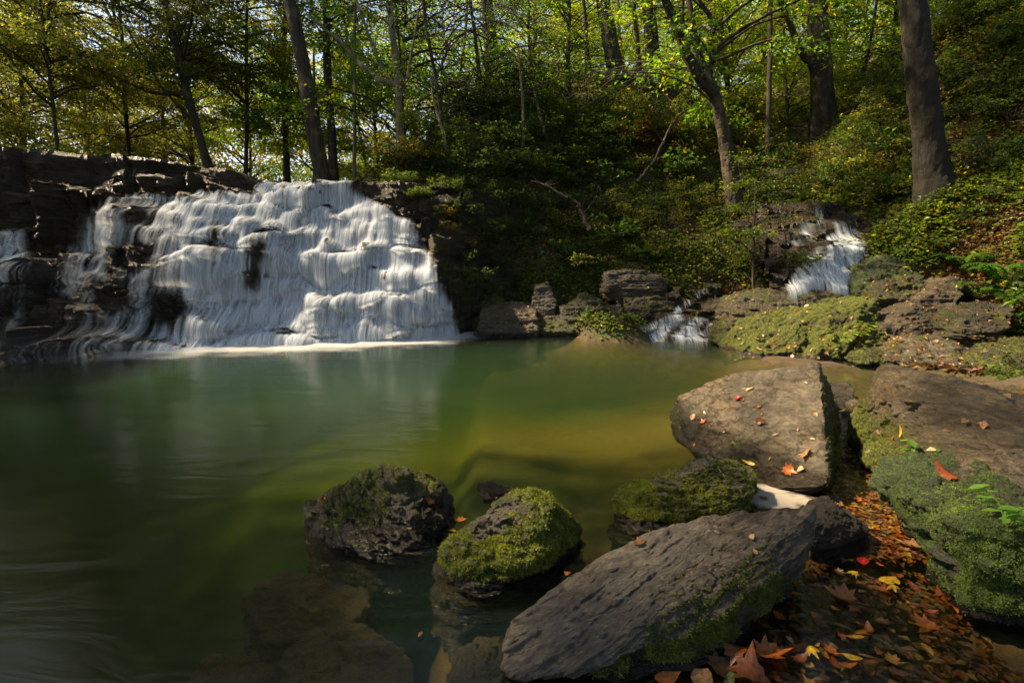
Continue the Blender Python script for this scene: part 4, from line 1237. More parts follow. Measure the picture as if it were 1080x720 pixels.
tree('tree', 300, 168, 21.0, 300, 0, 6, 'bright backlit tree behind the gap left of the leaning brown trunk', [('bright', 1, .35, 1.0, 2.0), ('bright', 0, 1.1, 1.0, 3)], None, 'bark_dark', 1.6)
tree('tree', 520, 110, 20.0, 514, 0, 13, 'thick shaded trunk on the ridge above the middle of the bank', [('green', 1, 1.6, 1.0, 0)], None, 'bark_dark', 3.0)
tree('tree', 652, 90, 19.3, 634, 0, 14, 'dark ivy footed trunk on the crest of the bank', [('dark', 0, 2.4, 1.0, 0)], None, 'bark_dark', 3.2)
tree('tree', 690, 92, 20.5, 683, 0, 13, 'straight dark trunk right of the ivy footed one on the crest', [('bright', 0, 2.0, 1.0, 0)], None, 'bark_dark', 3.2)
tree('tree', 674, 85, 19.6, 669, 0, 5, 'thin stem between two dark trunks on the crest of the bank', [('small', 1, 1.5, 1.2, 0)], None, 'bark_dark', 2.8)
tree('tree', 784, 172, 14.2, 752, 88, 17, 'stout forked brown trunk leaning left at the head of the slope', [('green', 0, 3.6, 1.2, 0)], None, 'bark', 1.0, Yt=14.0,
     forks=((.93, 702, 0, 13.6, 13), (.95, 726, 0, 14.4, 9)))
tree('tree', 812, 162, 16.5, 812, 0, 5, 'thin upright sapling trunk between the forked trunk and the thick one', [('bright', 1, 1.2, .9, 0)], None, 'bark_dark', 2.4)
tree('tree', 872, 118, 18.8, 862, 0, 20, 'thick trunk with a branch reaching left above the ravine', [('bright', 0, 2.2, 1.2, 0)], None, 'bark', 3.0, forks=((.45, 822, -5, 18.6, 8),))
tree('tree', 988, 205, 11.3, 962, 0, 25, 'massive patchy barked trunk on the steep right slope', [('green', 1, 2.0, 1.4, 0)], None, 'bark_mottled', 2.2, Yt=11.0, sides=22)
tree('sapling', 553, 196, 15.6, 549, 70, 3.5, 'thin sunlit pole of a sapling on the dark middle bank', [('small', 0, .8, .8, 0)], None, 'bark_pale', 1.2, cat='sapling')
tree('sapling', 582, 152, 16.8, 560, 88, 4, 'leaning pale sapling stem right of the sunlit pole', [('small', 1, .9, .8, 0)], None, 'bark_pale', 1.3, cat='sapling')
tree('sapling', 477, 196, 14.2, 458, 105, 4, 'crooked sapling leaning left over the right end of the falls', [('small', 0, .6, 1.0, 1)], None, 'bark_pale', 1.3, cat='sapling')
tree('sapling', 797, 300, 11.8, 795, 215, 3, 'low spreading sapling left of the right hand cascade', [('small', 1, .4, .75, 1), ('small', 0, .7, .6, 1)], None, 'bark_dark', 1.2, cat='sapling')
tree('tree', 747, 122, 19.5, 750, 40, 8, 'dark trunk half hidden behind the forked brown trunk', [('bright', 1, 1.4, 1.1, 0)], None, 'bark_dark', 3.2)
# understorey trees with foliage down to the ridge
under = [(430, 150, 16.5, 'green', 1.0), (470, 150, 15.8, 'dark', .9), (515, 130, 16.8, 'dark', .9), (560, 115, 18, 'dark', .8), (600, 100, 18.5, 'green', .8), 
         (620, 88, 21, 'bright', .8), (715, 100, 20.5, 'bright', .8), (770, 140, 20, 'bright', .9), (830, 150, 21, 'bright', .9), (905, 100, 20, 'bright', .8), (940, 60, 20, 'bright', .9), (390, 175, 20, 'bright', .8),
         (330, 170, 23, 'bright', .9), (200, 150, 22, 'olive', 1.0), (20, 150, 19, 'olive', 1.1), (90, 150, 24, 'olive', 1.2), (-60, 150, 16, 'olive', 1.1), (740, 110, 24, 'bright', 1.0), (660, 80, 25, 'bright', 1.1),
         (560, 90, 25, 'bright', 1.0), (480, 110, 24, 'green', 1.1), (800, 120, 25, 'bright', 1.0), (880, 110, 25, 'bright', 1.0), (260, 160, 26, 'green', 1.2), (170, 160, 28, 'olive', 1.2), (400, 160, 27, 'green', 1.2), (1010, 40, 18, 'bright', .8), (1080, -10, 17, 'green', .9)]
for i, (bx, by, Y, kd, sc) in enumerate(under):
    b = P(bx, by, Y)
    g = {'olive': 'yellow brown understorey trees behind the left rock rim', 'green': 'green understorey trees behind the falls', 'bright': 'backlit yellow green understorey trees along the ridge', 'dark': 'dark leaved bushy trees on the shaded bank'}[kd]
    lb = {'olive': 'young yellow brown tree in the sunny wood behind the left rock rim', 'green': 'young green tree in the wood behind the falls', 'bright': 'young yellow green tree glowing against the light along the ridge', 'dark': 'dark leaved young tree on the shaded bank right of the falls'}[kd]
    z0 = hgt(b[0], b[1])
    q1, q2 = proj(np.array([b[0] + random.uniform(-.6, .6), b[1], z0 + 3.5]))
    tree('young_tree', bx, by, Y, float(q1), float(q2), random.uniform(3, 6), lb, [(kd, i % 2, .12, sc, random.uniform(0, 6))], g, 'bark_dark', 1.8, sides=7)

def added_shade_tree(base, x, y, h0, h1, rad, nspray, label, leafc, seed, name='tree'):  # unseen tree added to cast shade, its crown opened for sun patches
    rng = np.random.default_rng(seed)
    g = float(hgt(*base))
    b = np.array([base[0], base[1], g])
    root = empty(name, b, label, 'tree', None)
    q0 = b - [0, 0, .1]; q3 = np.array([x, y, h1 - .5])
    tt = np.linspace(0, 1, 14)[:, None]
    tpath = q0 * (1 - tt) ** 2 + 2 * tt * (1 - tt) * np.array([base[0] * .75 + x * .25, base[1] * .75 + y * .25, g + (h1 - g) * .7]) + q3 * tt ** 2
    V, Fc = tube(tpath, np.linspace(.17, .04, 14), 10)
    mk('trunk', V - b, Fc, M['bark'], parent=root, smooth=True)
    A, T = Acc(), Acc()
    an = rng.uniform(0, 2 * math.pi, nspray); rr = rad * np.sqrt(rng.uniform(.02, 1, nspray)); zz = rng.uniform(h0, h1, nspray)
    cen = np.stack([x + rr * np.cos(an), y + rr * np.sin(an), zz], 1)
    kp = gap_keep(cen, rng, 1.0) & (fbm(cen, .7, 2, .5, seed) > -.22)
    for c in cen[kp]:
        dr = np.array([rng.normal(0, 1), rng.normal(0, 1), rng.normal(-.15, .2)]); dr = dr / np.linalg.norm(dr) * rng.uniform(.8, 1.5)
        spray(A, T, c, c + dr, rng.uniform(.3, .5), 60, .12, rng, lambda C, n: palette(n, leafc, rng, .2, .08))
    for k in range(16):
        a_ = rng.uniform(0, 6.28); r_ = rad * rng.uniform(.5, .95); t0 = rng.uniform(.5, .95)
        st = tpath[int(t0 * 13)]
        en = np.array([x + r_ * math.cos(a_), y + r_ * math.sin(a_), rng.uniform(h0, h1)])
        T.add(*tube(np.array([st, (st + en) / 2 + [0, 0, .4], en]), [.06, .045, .015], 5))
    V, Fc, C = A.get()
    k = gap_keep(V[::4], rng, 1.08)
    k4 = np.repeat(k, 4)
    Fc = Fc[0]
    mk('crown', V - b, Fc[k4[Fc[:, 0]]], M['leaf'], parent=root, col=C)
    V, Fc, C = T.get()
    mk('branches', V - b, Fc, M['bark_dark'], parent=root, smooth=True)


SHADE_TREES = [((-13, 5), -12, 8.5, 7.0, 11, 4.2, 430, 'unseen leaning tree added for shade on the left bank, its crown over the left end of the cliff'),
       ((-11, 2.5), -7.5, 4.8, 7.0, 11, 4.0, 460, 'unseen tree added for shade, leaning far out over the dark water from the left bank'),
       ((7.5, 0.8), -1.8, 8.5, 8.6, 11.5, 2.6, 160, 'unseen tall tree added for shade, arching over the pool from the near right bank'),
       ((-14.5, 3), -14.5, 3.0, 6.0, 11, 4.0, 400, 'unseen broad tree added for shade on the left bank beside the dark water'),
       ((-9, -3.5), -8, -.5, 6.5, 11, 4.0, 400, 'unseen broad tree added for shade on the near left bank behind the viewer'),
       ((-3, -4.5), -3.5, 2.4, 6.8, 10.5, 3.0, 260, 'unseen tree added for shade on the near bank, whose crown hangs high above the viewer'),
       ((8.5, 1.5), 7.5, 2.5, 6.0, 9, 3.0, 160, 'unseen bank tree added for shade, whose crown hangs above the mossy boulders'),
       ((-20, 9), -19, 11, 8, 15, 5, 460, 'unseen very tall tree added for shade far beyond the left end of the cliff')]
for i, (bs_, x, y, h0, h1, rad, ns, lb) in enumerate(SHADE_TREES):
    added_shade_tree(bs_, x, y, h0, h1, rad, ns, lb, (0.07, 0.11, 0.015), 400 + i)

# ------------------------------------------------------------------ far woods (one mass)
rng = np.random.default_rng(5)
A = Acc()
n = 85000
X = rng.uniform(-42, 34, n); Y = rng.uniform(29, 44, n)
Z = hgt(X, Y) + rng.uniform(0, 1, n) ** 1.2 * (11 + 4 * fbm(xyz(X, Y), .12, 2, .5, 3))
cl = fbm(xyz(X, Y, Z), .55, 3, .6, 9)
k = cl > -.3
X, Y, Z = X[k], Y[k], Z[k]; n = k.sum()
d = rng.normal(0, 1, (n, 3)); d /= np.linalg.norm(d, axis=1)[:, None]
nn = np.cross(d, rng.normal(0, 1, (n, 3))); nn /= np.linalg.norm(nn, axis=1)[:, None]
t = sstep(-14, 2, X + 4 * fbm(xyz(X, Y), .1, 2, .5, 5))[:, None]
cbase = np.array([.2, .16, .025]) * (1 - t) + np.array([.15, .21, .025]) * t
A.add(*leaves(np.stack([X, Y, Z], 1), d, nn, rng.uniform(.16, .34, n), rng.uniform(.12, .22, n), palette(n, (1, 1, 1), rng, .25) * cbase))
V, Fc, C = A.get()
tag(mk('far_woods', V, Fc, M['leaf'], col=C), kind='stuff')

# ------------------------------------------------------------------ shrubs on the banks
def shrub_meshes(seed, hgt_, rad, stems, per, leaf, base, yellow, yc=(.3, .2, .03), flat=.3):
    rng = np.random.default_rng(seed)
    A, T = Acc(), Acc()
    for s in range(stems):
        an = rng.uniform(0, 6.28); r_ = rad * rng.uniform(.3, 1); z_ = hgt_ * rng.uniform(.4, 1)
        p = np.array([[0, 0, -.05], [.4 * r_ * math.cos(an), .4 * r_ * math.sin(an), z_ * .7], [r_ * math.cos(an), r_ * math.sin(an), z_]])
        T.add(*tube(p, [.012, .008, .003], 4))
        bc = np.array(base) * rng.uniform(.7, 1.35)
        for q in range(3):
            t = rng.uniform(.4, 1); c = p[0] * (1 - t) ** 2 + p[1] * 2 * t * (1 - t) + p[2] * t * t
            a2 = an + rng.normal(0, .9)
            dr = np.array([math.cos(a2), math.sin(a2), rng.normal(.05, flat)]) * rng.uniform(.25, .5) * rad
            spray(A, T, c, c + dr, rng.uniform(.12, .22) * rad, per, leaf, rng, lambda C, n, bc=bc: palette(n, bc, rng, .22, yellow, yc))
    V, Fc, C = A.get(); me = mk('foliage', V, Fc, M['leaf'], col=C, data_only=True)
    V, Fc, C = T.get(); mt = mk('stem', V, Fc, M['bark_dark'], data_only=True, smooth=True)
    return me, mt


SH = {'green': [shrub_meshes(500 + i, .9, .9, 16, 16, .085, (.05, .085, .014), .04) for i in range(3)],
      'pale': [shrub_meshes(510 + i, .8, .9, 14, 14, .095, (.14, .15, .045), .08) for i in range(2)],
      'olive': [shrub_meshes(520 + i, .9, 1.0, 16, 16, .07, (.1, .095, .018), .2) for i in range(2)],
      'dark': [shrub_meshes(530 + i, .9, 1.0, 18, 18, .08, (.042, .068, .014), .0) for i in range(2)],
      'broad': [shrub_meshes(550 + i, .8, .9, 10, 9, .15, (.06, .11, .02), .03) for i in range(2)],
      'fine': [shrub_meshes(560 + i, 1.1, .9, 22, 26, .05, (.10, .12, .022), .1) for i in range(2)],
      'russet': [shrub_meshes(540 + i, .7, .8, 14, 14, .08, (.13, .06, .02), .3) for i in range(1)]}


def off_rocks(px, py, rng=random):
    if 895 < px < 1062 and 282 < py < 400: return False
    if 755 < px < 940 and 300 < py < 392: return False
    if 820 < px < 918 and 222 < py < 312: return False
    return True


def put_shrub(kd, p, sc, label, group, name='shrub'):
    me, mt = random.choice(SH[kd])
    root = empty(name, p, label, 'shrub', group)
    root.rotation_euler = (0, 0, random.uniform(0, 6.28))
    for nm, dta in (('foliage', me), ('stem', mt)):
        o = link(nm, dta, parent=root); o.scale = (sc, sc, sc * random.uniform(.8, 1.1))


SHL = {'broad': ('broad leaved green shrub on the bank', 'broad leaved shrubs on the wooded banks'), 'fine': ('fine leaved light green shrub on the bank', 'fine leaved shrubs on the wooded banks'),
       'green': ('leafy green shrub on the steep wooded bank', 'leafy green shrubs on the wooded banks'),
       'pale': ('pale leaved shrub catching light on the bank', 'pale leaved shrubs on the wooded banks'),
       'olive': ('olive shrub with yellowing leaves on the bank', 'olive yellowing shrubs on the wooded banks'),
       'dark': ('dark green shrub in the shade of the bank', 'dark green shrubs in the shade of the banks'),
       'russet': ('small russet leaved shrub on the bank', 'russet leaved shrubs on the wooded banks')}
regs = [((480, 110, 640, 200), 26, ['dark', 'dark', 'dark', 'green'], 1.0), ((480, 200, 620, 300), 14, ['dark', 'green', 'olive', 'dark'], .7), ((620, 120, 790, 220), 30, ['olive', 'pale', 'fine', 'dark', 'russet', 'broad'], .9),
        ((620, 220, 800, 290), 26, ['broad', 'olive', 'pale', 'fine', 'dark'], .7), ((780, 160, 900, 235), 16, ['olive', 'green', 'pale', 'olive'], .8), ((880, 90, 960, 230), 20, ['pale', 'dark', 'green', 'dark'], .8),
        ((940, 0, 1085, 200), 44, ['dark', 'broad', 'olive', 'dark', 'dark'], .9), ((950, 200, 1085, 330), 34, ['broad', 'dark', 'fine', 'russet', 'green'], .45), ((370, 140, 480, 190), 14, ['green', 'olive', 'green'], .8), ((200, 140, 370, 182), 16, ['bright', 'green', 'olive'], .8),
        ((410, 205, 490, 330), 6, ['dark', 'green'], .45)]
for (x0, y0, x1, y1), n, kinds, sc in regs:
    for i in range(n):
        u, v = random.uniform(x0, x1), random.uniform(y0, y1)
        p, ok = hit([u], [v], 8.5, 30)
        if not ok[0] or not off_rocks(u, v): continue
        kd = random.choice(kinds)
        if kd == 'bright': kd = 'pale'
        far = p[0][1] / 14
        put_shrub(kd, p[0] - [0, 0, .05], sc * random.uniform(.7, 1.25) * max(.6, far), *SHL[kd])

u_, v_ = proj(CLV)
ok_ = np.argwhere((u_ > 395) & (u_ < 540) & (v_ > 190) & (v_ < 345) & (CLV[..., 0] > -2.9 + 0.0 * v_) & (u_ > np.interp(v_, [190, 232, 262, 300, 350], [395, 452, 478, 492, 505])))
for q in range(34):
    i_, j_ = ok_[random.randrange(len(ok_))]
    kd = random.choice(['dark', 'green', 'olive', 'dark'])
    put_shrub(kd, CLV[i_, j_] + [0, .05, -.05], random.uniform(.3, .6), *(SHL[kd][0].replace('on the', 'on the rocky').replace('wooded bank', 'wall') , SHL[kd][1]))

for q in range(46):
    x_, y_ = random.uniform(6, 15), random.uniform(.5, 15)
    u_, v_ = proj(np.array([x_, y_, float(hgt(x_, y_))]))
    if u_ < 1095: continue
    kd = random.choice(['dark', 'green', 'broad', 'olive'])
    put_shrub(kd, (x_, y_, float(hgt(x_, y_)) - .05), random.uniform(.6, 1.1), SHL[kd][0], SHL[kd][1])

# ---- ground cover (uncountable)
def ground_scatter(n, box, y0, y1, rng):
    u = rng.uniform(box[0], box[2], n); v = rng.uniform(box[1], box[3], n)
    p, ok = hit(u, v, y0, y1)
    return p[ok]


rng = np.random.default_rng(9)
pts = []
for bx, n in (((480, 80, 800, 352), 9000), ((780, 0, 1085, 400), 16500), ((370, 140, 500, 200), 1200)):
    for ch in range(0, n, 1500):
        pts.append(ground_scatter(1500, bx, 7, 26, rng))
pts = np.concatenate(pts)
ax_, ay_ = rng.uniform(5.5, 17, 9000), rng.uniform(-1, 16, 9000)
az_ = hgt(ax_, ay_); au_, av_ = proj(np.stack([ax_, ay_, az_], 1))
out_ = ((au_ > 1085) | (ay_ < 1.2)) & (az_ > .1)
pts = np.concatenate([pts, np.stack([ax_, ay_, az_], 1)[out_]])
bx_, by_ = rng.uniform(-20, -9, 3500), rng.uniform(10.5, 20, 3500)
bz_ = hgt(bx_, by_); pts = np.concatenate([pts, np.stack([bx_, by_, bz_], 1)[bz_ > 3.2]])
pts = np.repeat(pts, 4, 0); pts[:, :2] += rng.normal(0, .12, (len(pts), 2)); pts[:, 2] = hgt(pts[:, 0], pts[:, 1])
pts = pts[pts[:, 2] > .05]
u_, v_ = proj(pts + [0, 0, .1])
rocky = ((u_ > 895) & (u_ < 1062) & (v_ > 282) & (v_ < 400)) | ((u_ > 755) & (u_ < 940) & (v_ > 300) & (v_ < 392)) | ((u_ > 820) & (u_ < 918) & (v_ > 222) & (v_ < 312))
n = len(pts)
isl = (fbm(pts, .9, 3, .5, 13) + rng.normal(0, .25, n) > 0.0) | (rocky & (rng.random(n) < .9))
# dead leaves on the soil
Q = pts[isl]; n = len(Q)
an = rng.uniform(0, 6.28, n)
d = np.stack([np.cos(an), np.sin(an), rng.normal(0, .3, n)], 1); d /= np.linalg.norm(d, axis=1)[:, None]
nn = np.stack([rng.normal(0, .3, n), rng.normal(0, .3, n) - .4, np.ones(n)], 1); nn /= np.linalg.norm(nn, axis=1)[:, None]
drycols = np.array([(.18, .08, .025), (.24, .13, .045), (.09, .045, .02), (.3, .2, .05), (.2, .06, .018), (.22, .15, .09)])
cc = drycols[rng.integers(0, 6, n)] * rng.uniform(.5, 1.1, (n, 1))
L = rng.uniform(.05, .11, n)
V, Fc, C = leaves(Q + [0, 0, .02], d, nn, L, L * .7, cc)
tag(mk('leaf_litter', V, Fc, M['leaf_dry'], col=C), kind='stuff')
# low green plants
Q = pts[~isl]; n = len(Q)
Q = np.repeat(Q, 2, 0) + rng.normal(0, .05, (2 * n, 3)); n = len(Q)
an = rng.uniform(0, 6.28, n)
d = np.stack([np.cos(an), np.sin(an), rng.uniform(-.1, .7, n)], 1); d /= np.linalg.norm(d, axis=1)[:, None]
nn = np.stack([rng.normal(0, .4, n), rng.normal(0, .4, n), np.ones(n)], 1); nn /= np.linalg.norm(nn, axis=1)[:, None]
cc = palette(n, (.065, .09, .018), rng, .45, .03)
L = rng.uniform(.05, .13, n)
V, Fc, C = leaves(Q + np.array([0, 0, .05]) + rng.uniform(0, .22, (n, 1)) * np.array([[0, 0, 1]]), d, nn, L, L * .6, cc)
tag(mk('undergrowth', V, Fc, M['leaf'], col=C), kind='stuff')

# ------------------------------------------------------------------ fallen leaves
def leaf_shape(kind, rng):
    if kind == 'maple':
        pol = [(0, -.12), (.12, -.02), (.34, -.06), (.28, .1), (.5, .28), (.3, .32), (.32, .5), (.14, .46), (0, .85), (-.14, .46), (-.32, .5), (-.3, .32), (-.5, .28), (-.28, .1), (-.34, -.06), (-.12, -.02)]
        c = (0, .2)
    elif kind == 'oval':
        pol = [(0, -.1), (.14, .02), (.24, .2), (.26, .4), (.18, .62), (0, .85), (-.18, .62), (-.26, .4), (-.24, .2), (-.14, .02)]
        c = (0, .35)
    else:
        pol = [(0, -.1), (.1, .05), (.14, .3), (.1, .6), (0, .95), (-.1, .6), (-.14, .3), (-.1, .05)]
        c = (0, .4)
    pol = np.array(pol) * (1 + rng.normal(0, .06, (len(pol), 2)))
    inner = (pol + np.array(c)) / 2
    k = len(pol)
    V2 = np.concatenate([[c], inner, pol])
    cu = rng.uniform(.2, 1.3) * rng.choice([-1, 1, 1]); cv = rng.uniform(-.5, .9)
    z = cu * V2[:, 0] ** 2 + cv * (V2[:, 1] - .3) ** 2 + .04 * np.sin(V2[:, 0] * 14) * np.abs(V2[:, 1])
    V = np.stack([V2[:, 0], V2[:, 1] - .3, z - z.min()], 1)
    F3 = np.array([[0, 1 + i, 1 + (i + 1) % k] for i in range(k)])
    F4 = np.array([[1 + i, 1 + k + i, 1 + k + (i + 1) % k, 1 + (i + 1) % k] for i in range(k)])
    st, sf = tube(np.array([[0, -.38, .01], [0, -.55, .03], [.03, -.72, .06]]), [.012, .01, .008], 3)
    return V, F3, F4, st, sf


rngl = np.random.default_rng(77)
LC = {'orange': (.38, .11, .02), 'rust': (.2, .055, .015), 'yellow': (.5, .32, .03), 'tan': (.36, .21, .1), 'brown': (.1, .045, .02), 'red': (.4, .02, .02), 'green': (.12, .16, .03), 'pale': (.42, .32, .2), 'gold': (.42, .2, .025)}
LM = {}
for kind in ('maple', 'oval', 'narrow'):
    for cn, cv in LC.items():
        V, F3, F4, st, sf = leaf_shape(kind, rngl)
        c = np.array(cv) * (1 + .25 * fbm(V, 5, 2, .5, 3)[:, None]) * np.where(np.abs(V[:, :1]) < .02, 1.3, 1)
        Va = np.concatenate([V, st]); cc = np.concatenate([c, np.tile(np.array(cv) * .8, (len(st), 1))])
        LM[(kind, cn)] = mk('fallen_leaf', Va, [F3, np.concatenate([F4, sf + len(V)])], M['leaf_dry'], col=np.clip(cc, .01, .9), data_only=True, smooth=True)


def put_leaf(p, size, kind, cn, label, group=None, nrm=None, rz=None, tilt=.2):
    o = link('fallen_leaf', LM[(kind, cn)])
    o.location = [float(v) for v in p]
    o.scale = (size,) * 3
    n_ = Vector(nrm if nrm is not None else (0, 0, 1)) + Vector((random.gauss(0, tilt), random.gauss(0, tilt), 0))
    q = n_.normalized().to_track_quat('Z', 'Y')
    from mathutils import Quaternion
    q = q @ Quaternion((0, 0, 1), rz if rz is not None else random.uniform(0, 6.28))
    o.rotation_mode = 'QUATERNION'; o.rotation_quaternion = q
    tag(o, label, 'leaf', group)
    return o


def rock_pt(label, px, py):
    W, N, Fq = ROCKS[label]
    u, v = proj(W)
    f = (W[:, 1] * CP)
    facing = (N * (W - np.array([0, 0, CAMH]))).sum(1) < 0
    d = (u - px) ** 2 + (v - py) ** 2 + np.where(facing, 0, 1e6)
    i = d.argmin()
    return W[i] + N[i] * .006, N[i], math.sqrt(d[i])


def rk(s):
    return [k for k in ROCKS if s in k][0]


big = rk('big sloping grey slab with'); slab = rk('long flat dark grey'); r1 = rk('pointed grey'); r2 = rk('rounded boulder covered'); r3 = rk('low wedge'); lean = rk('long leaning slab'); bgm = rk('large boulder thickly'); tilt_s = rk('large tilted slab'); flatb = rk('low flat boulder'); tanr = rk('rough tan rock')
for (rn, px, py, sz, kd, cn, lab) in [
    (r1, 345, 524, .055, 'narrow', 'yellow', 'narrow yellow leaf on the left shoulder of the pointed boulder'),
    (r1, 341, 526, .06, 'oval', 'red', 'dull red leaf beside the yellow one on the pointed boulder'),
    (r1, 452, 530, .07, 'maple', 'orange', 'curled orange leaf on the right shoulder of the pointed boulder'),
    (r1, 432, 557, .03, 'oval', 'yellow', 'tiny yellow leaf on the front face of the pointed boulder'),
    (slab, 675, 573, .07, 'maple', 'brown', 'crumpled brown leaf on the far edge of the flat grey slab'),
    (slab, 793, 567, .05, 'oval', 'pale', 'pale oval leaf on the right half of the flat grey slab'),
    (slab, 797, 583, .03, 'oval', 'tan', 'small tan leaf near the mossy front of the flat grey slab'),
    (slab, 755, 561, .03, 'oval', 'pale', 'tiny whitish leaf near the middle of the flat grey slab'),
    (slab, 597, 603, .05, 'oval', 'rust', 'rust leaf on the left rim of the flat grey slab'),
    (big, 792, 489, .10, 'narrow', 'yellow', 'bright yellow narrow leaf low on the big sloping slab'),
    (big, 802, 447, .10, 'maple', 'rust', 'crumpled rust maple leaf in the middle of the big sloping slab'),
    (big, 779, 420, .08, 'maple', 'red', 'dark red leaf high on the big sloping slab'),
    (big, 731, 440, .09, 'oval', 'tan', 'tan leaf at the left edge of the big sloping slab'),
    (big, 742, 445, .08, 'maple', 'orange', 'orange leaf beside the tan one on the big sloping slab'),
    (big, 790, 411, .09, 'oval', 'pale', 'pale oval leaf on the upper part of the big sloping slab'),
    (big, 800, 430, .06, 'maple', 'orange', 'small orange leaf in the upper middle of the big sloping slab'),
    (big, 833, 497, .11, 'maple', 'orange', 'orange maple leaf at the low right corner of the big sloping slab'),
    (big, 850, 480, .12, 'maple', 'tan', 'large tan leaf near the sheer right edge of the big sloping slab'),
    (big, 845, 495, .09, 'oval', 'pale', 'pale leaf between the orange and tan leaves of the big sloping slab'),
    (lean, 951, 456, .09, 'narrow', 'yellow', 'yellow leaf stuck to the face of the leaning slab'),
    (bgm, 992, 503, .14, 'maple', 'rust', 'big rust leaf on the crest of the bright green mossy boulder'),
    (bgm, 995, 508, .10, 'maple', 'orange', 'orange leaf under the rust one on the bright green mossy boulder'),
    (r2, 600, 545, .04, 'oval', 'gold', 'golden leaf at the right side of the bright mossy boulder')]:
    p, n_, e = rock_pt(rn, px, py)
    put_leaf(p, sz, kd, cn, lab, nrm=n_, tilt=.15)
for i in range(26):
    px, py = random.uniform(720, 868), random.uniform(388, 505)
    p, n_, e = rock_pt(big, px, py)
    if e < 4: put_leaf(p, random.uniform(.025, .055), random.choice(['oval', 'narrow', 'oval']), random.choice(['pale', 'tan', 'tan', 'brown', 'gold']), 'small dry leaf scrap lying on the big sloping slab', 'small dry leaves on the big sloping slab', n_)
for i in range(38):
    px, py = random.uniform(790, 925), random.uniform(322, 380)
    p, n_, e = rock_pt(tilt_s, px, py)
    if e < 4 and n_[2] > .2: put_leaf(p, random.uniform(.06, .11), random.choice(['maple', 'oval']), random.choice(['orange', 'tan', 'gold', 'rust', 'pale']), 'autumn leaf on the tilted glowing mossy slab', 'autumn leaves on the tilted mossy slab', n_)
for i in range(30):
    px, py = random.uniform(940, 1052), random.uniform(356, 386)
    p, n_, e = rock_pt(flatb, px, py)
    if e < 4 and n_[2] > .1: put_leaf(p, random.uniform(.05, .1), random.choice(['maple', 'oval']), random.choice(['orange', 'tan', 'pale', 'rust', 'pale']), 'autumn leaf on the low flat boulder', 'autumn leaves on the low flat boulder', n_)

# leaves in the channel: the largest as things, the rest one carpet
WP = []
rng = np.random.default_rng(31)


def in_channel(px, py):
    lo = np.interp(py, [430, 470, 520, 560, 600, 640, 720], [872, 872, 870, 905, 840, 822, 690])
    hi = np.interp(py, [430, 470, 520, 560, 600, 640, 660, 720], [900, 905, 945, 968, 985, 1010, 1030, 1080])
    return (px > lo) & (px < hi)


groups_ch = ('autumn leaf floating in the leaf filled channel between the slabs', 'autumn leaves filling the channel between the slabs')
cnt = 0
while cnt < 175:
    py = 715 - 285 * random.random() ** .8; px = random.uniform(820, 1010)
    if not in_channel(px, py) : continue
    if py > 590 and random.random() < .62: continue
    w = G(px, py, .006)
    near = py > 590
    put_leaf(w + [0, 0, random.choice([-.03, -.02, -.016, .002])], random.uniform(.036, .072) * (1.15 if near else 1), random.choices(['maple', 'oval', 'narrow'], [4, 4, 2])[0],
             random.choices(list(LC), [6, 7, 1.5, 3, 5, .15, .8, .8, 3])[0],
             *((groups_ch) if not near else ('autumn leaf on the shallow water at the mouth of the channel', 'autumn leaves on the shallow water at the mouth of the channel')), tilt=.13)
    cnt += 1
for (px, py, sz, kd, cn, lab) in [
    (910, 592, .10, 'oval', 'red', 'single bright red leaf floating at the mouth of the leaf channel'),
    (886, 628, .15, 'maple', 'orange', 'large bright orange maple leaf floating below the small dark stone'),
    (935, 612, .12, 'oval', 'yellow', 'yellow green oval leaf floating in the shallow water'),
    (960, 575, .14, 'maple', 'tan', 'pale tan leaf floating beside the green mossy boulder'),
    (975, 660, .12, 'maple', 'orange', 'orange leaf floating under the foot of the green mossy boulder'),
    (790, 712, .16, 'maple', 'rust', 'big rust maple leaf in the cluster at the bottom of the picture'),
    (815, 690, .16, 'maple', 'orange', 'upright curled orange maple leaf in the cluster under the flat slab'),
    (762, 705, .15, 'maple', 'brown', 'dark brown maple leaf in the cluster under the flat slab'),
    (740, 715, .14, 'oval', 'tan', 'tan leaf at the left of the cluster under the flat slab'),
    (775, 692, .13, 'maple', 'rust', 'rust leaf tucked against the moss under the flat slab'),
    (700, 716, .11, 'oval', 'orange', 'orange leaf at the left end of the cluster under the flat slab'),
    (770, 716, .12, 'narrow', 'green', 'green leaf blade at the bottom of the leaf cluster'),
    (486, 549, .08, 'maple', 'orange', 'glowing orange leaf in the water between the pointed and bright mossy boulders'),
    (478, 560, .05, 'oval', 'gold', 'gold leaf just below the glowing orange one between the two boulders'),
    (695, 565, .09, 'maple', 'orange', 'orange leaf floating between the wedge boulder and the flat slab'),
    (720, 563, .07, 'oval', 'gold', 'golden leaf floating beside the wedge boulder'),
    (680, 568, .06, 'oval', 'tan', 'tan leaf at the left of the leaves behind the flat slab'),
    (805, 525, .07, 'oval', 'rust', 'rust leaf in the white foam beside the wedge boulder'),
    (443, 669, .03, 'oval', 'gold', 'small golden leaf floating alone above the submerged stones')]:
    w = G(px, py, .012)
    put_leaf(w, sz, kd, cn, lab, tilt=.25 if py > 680 else .1)

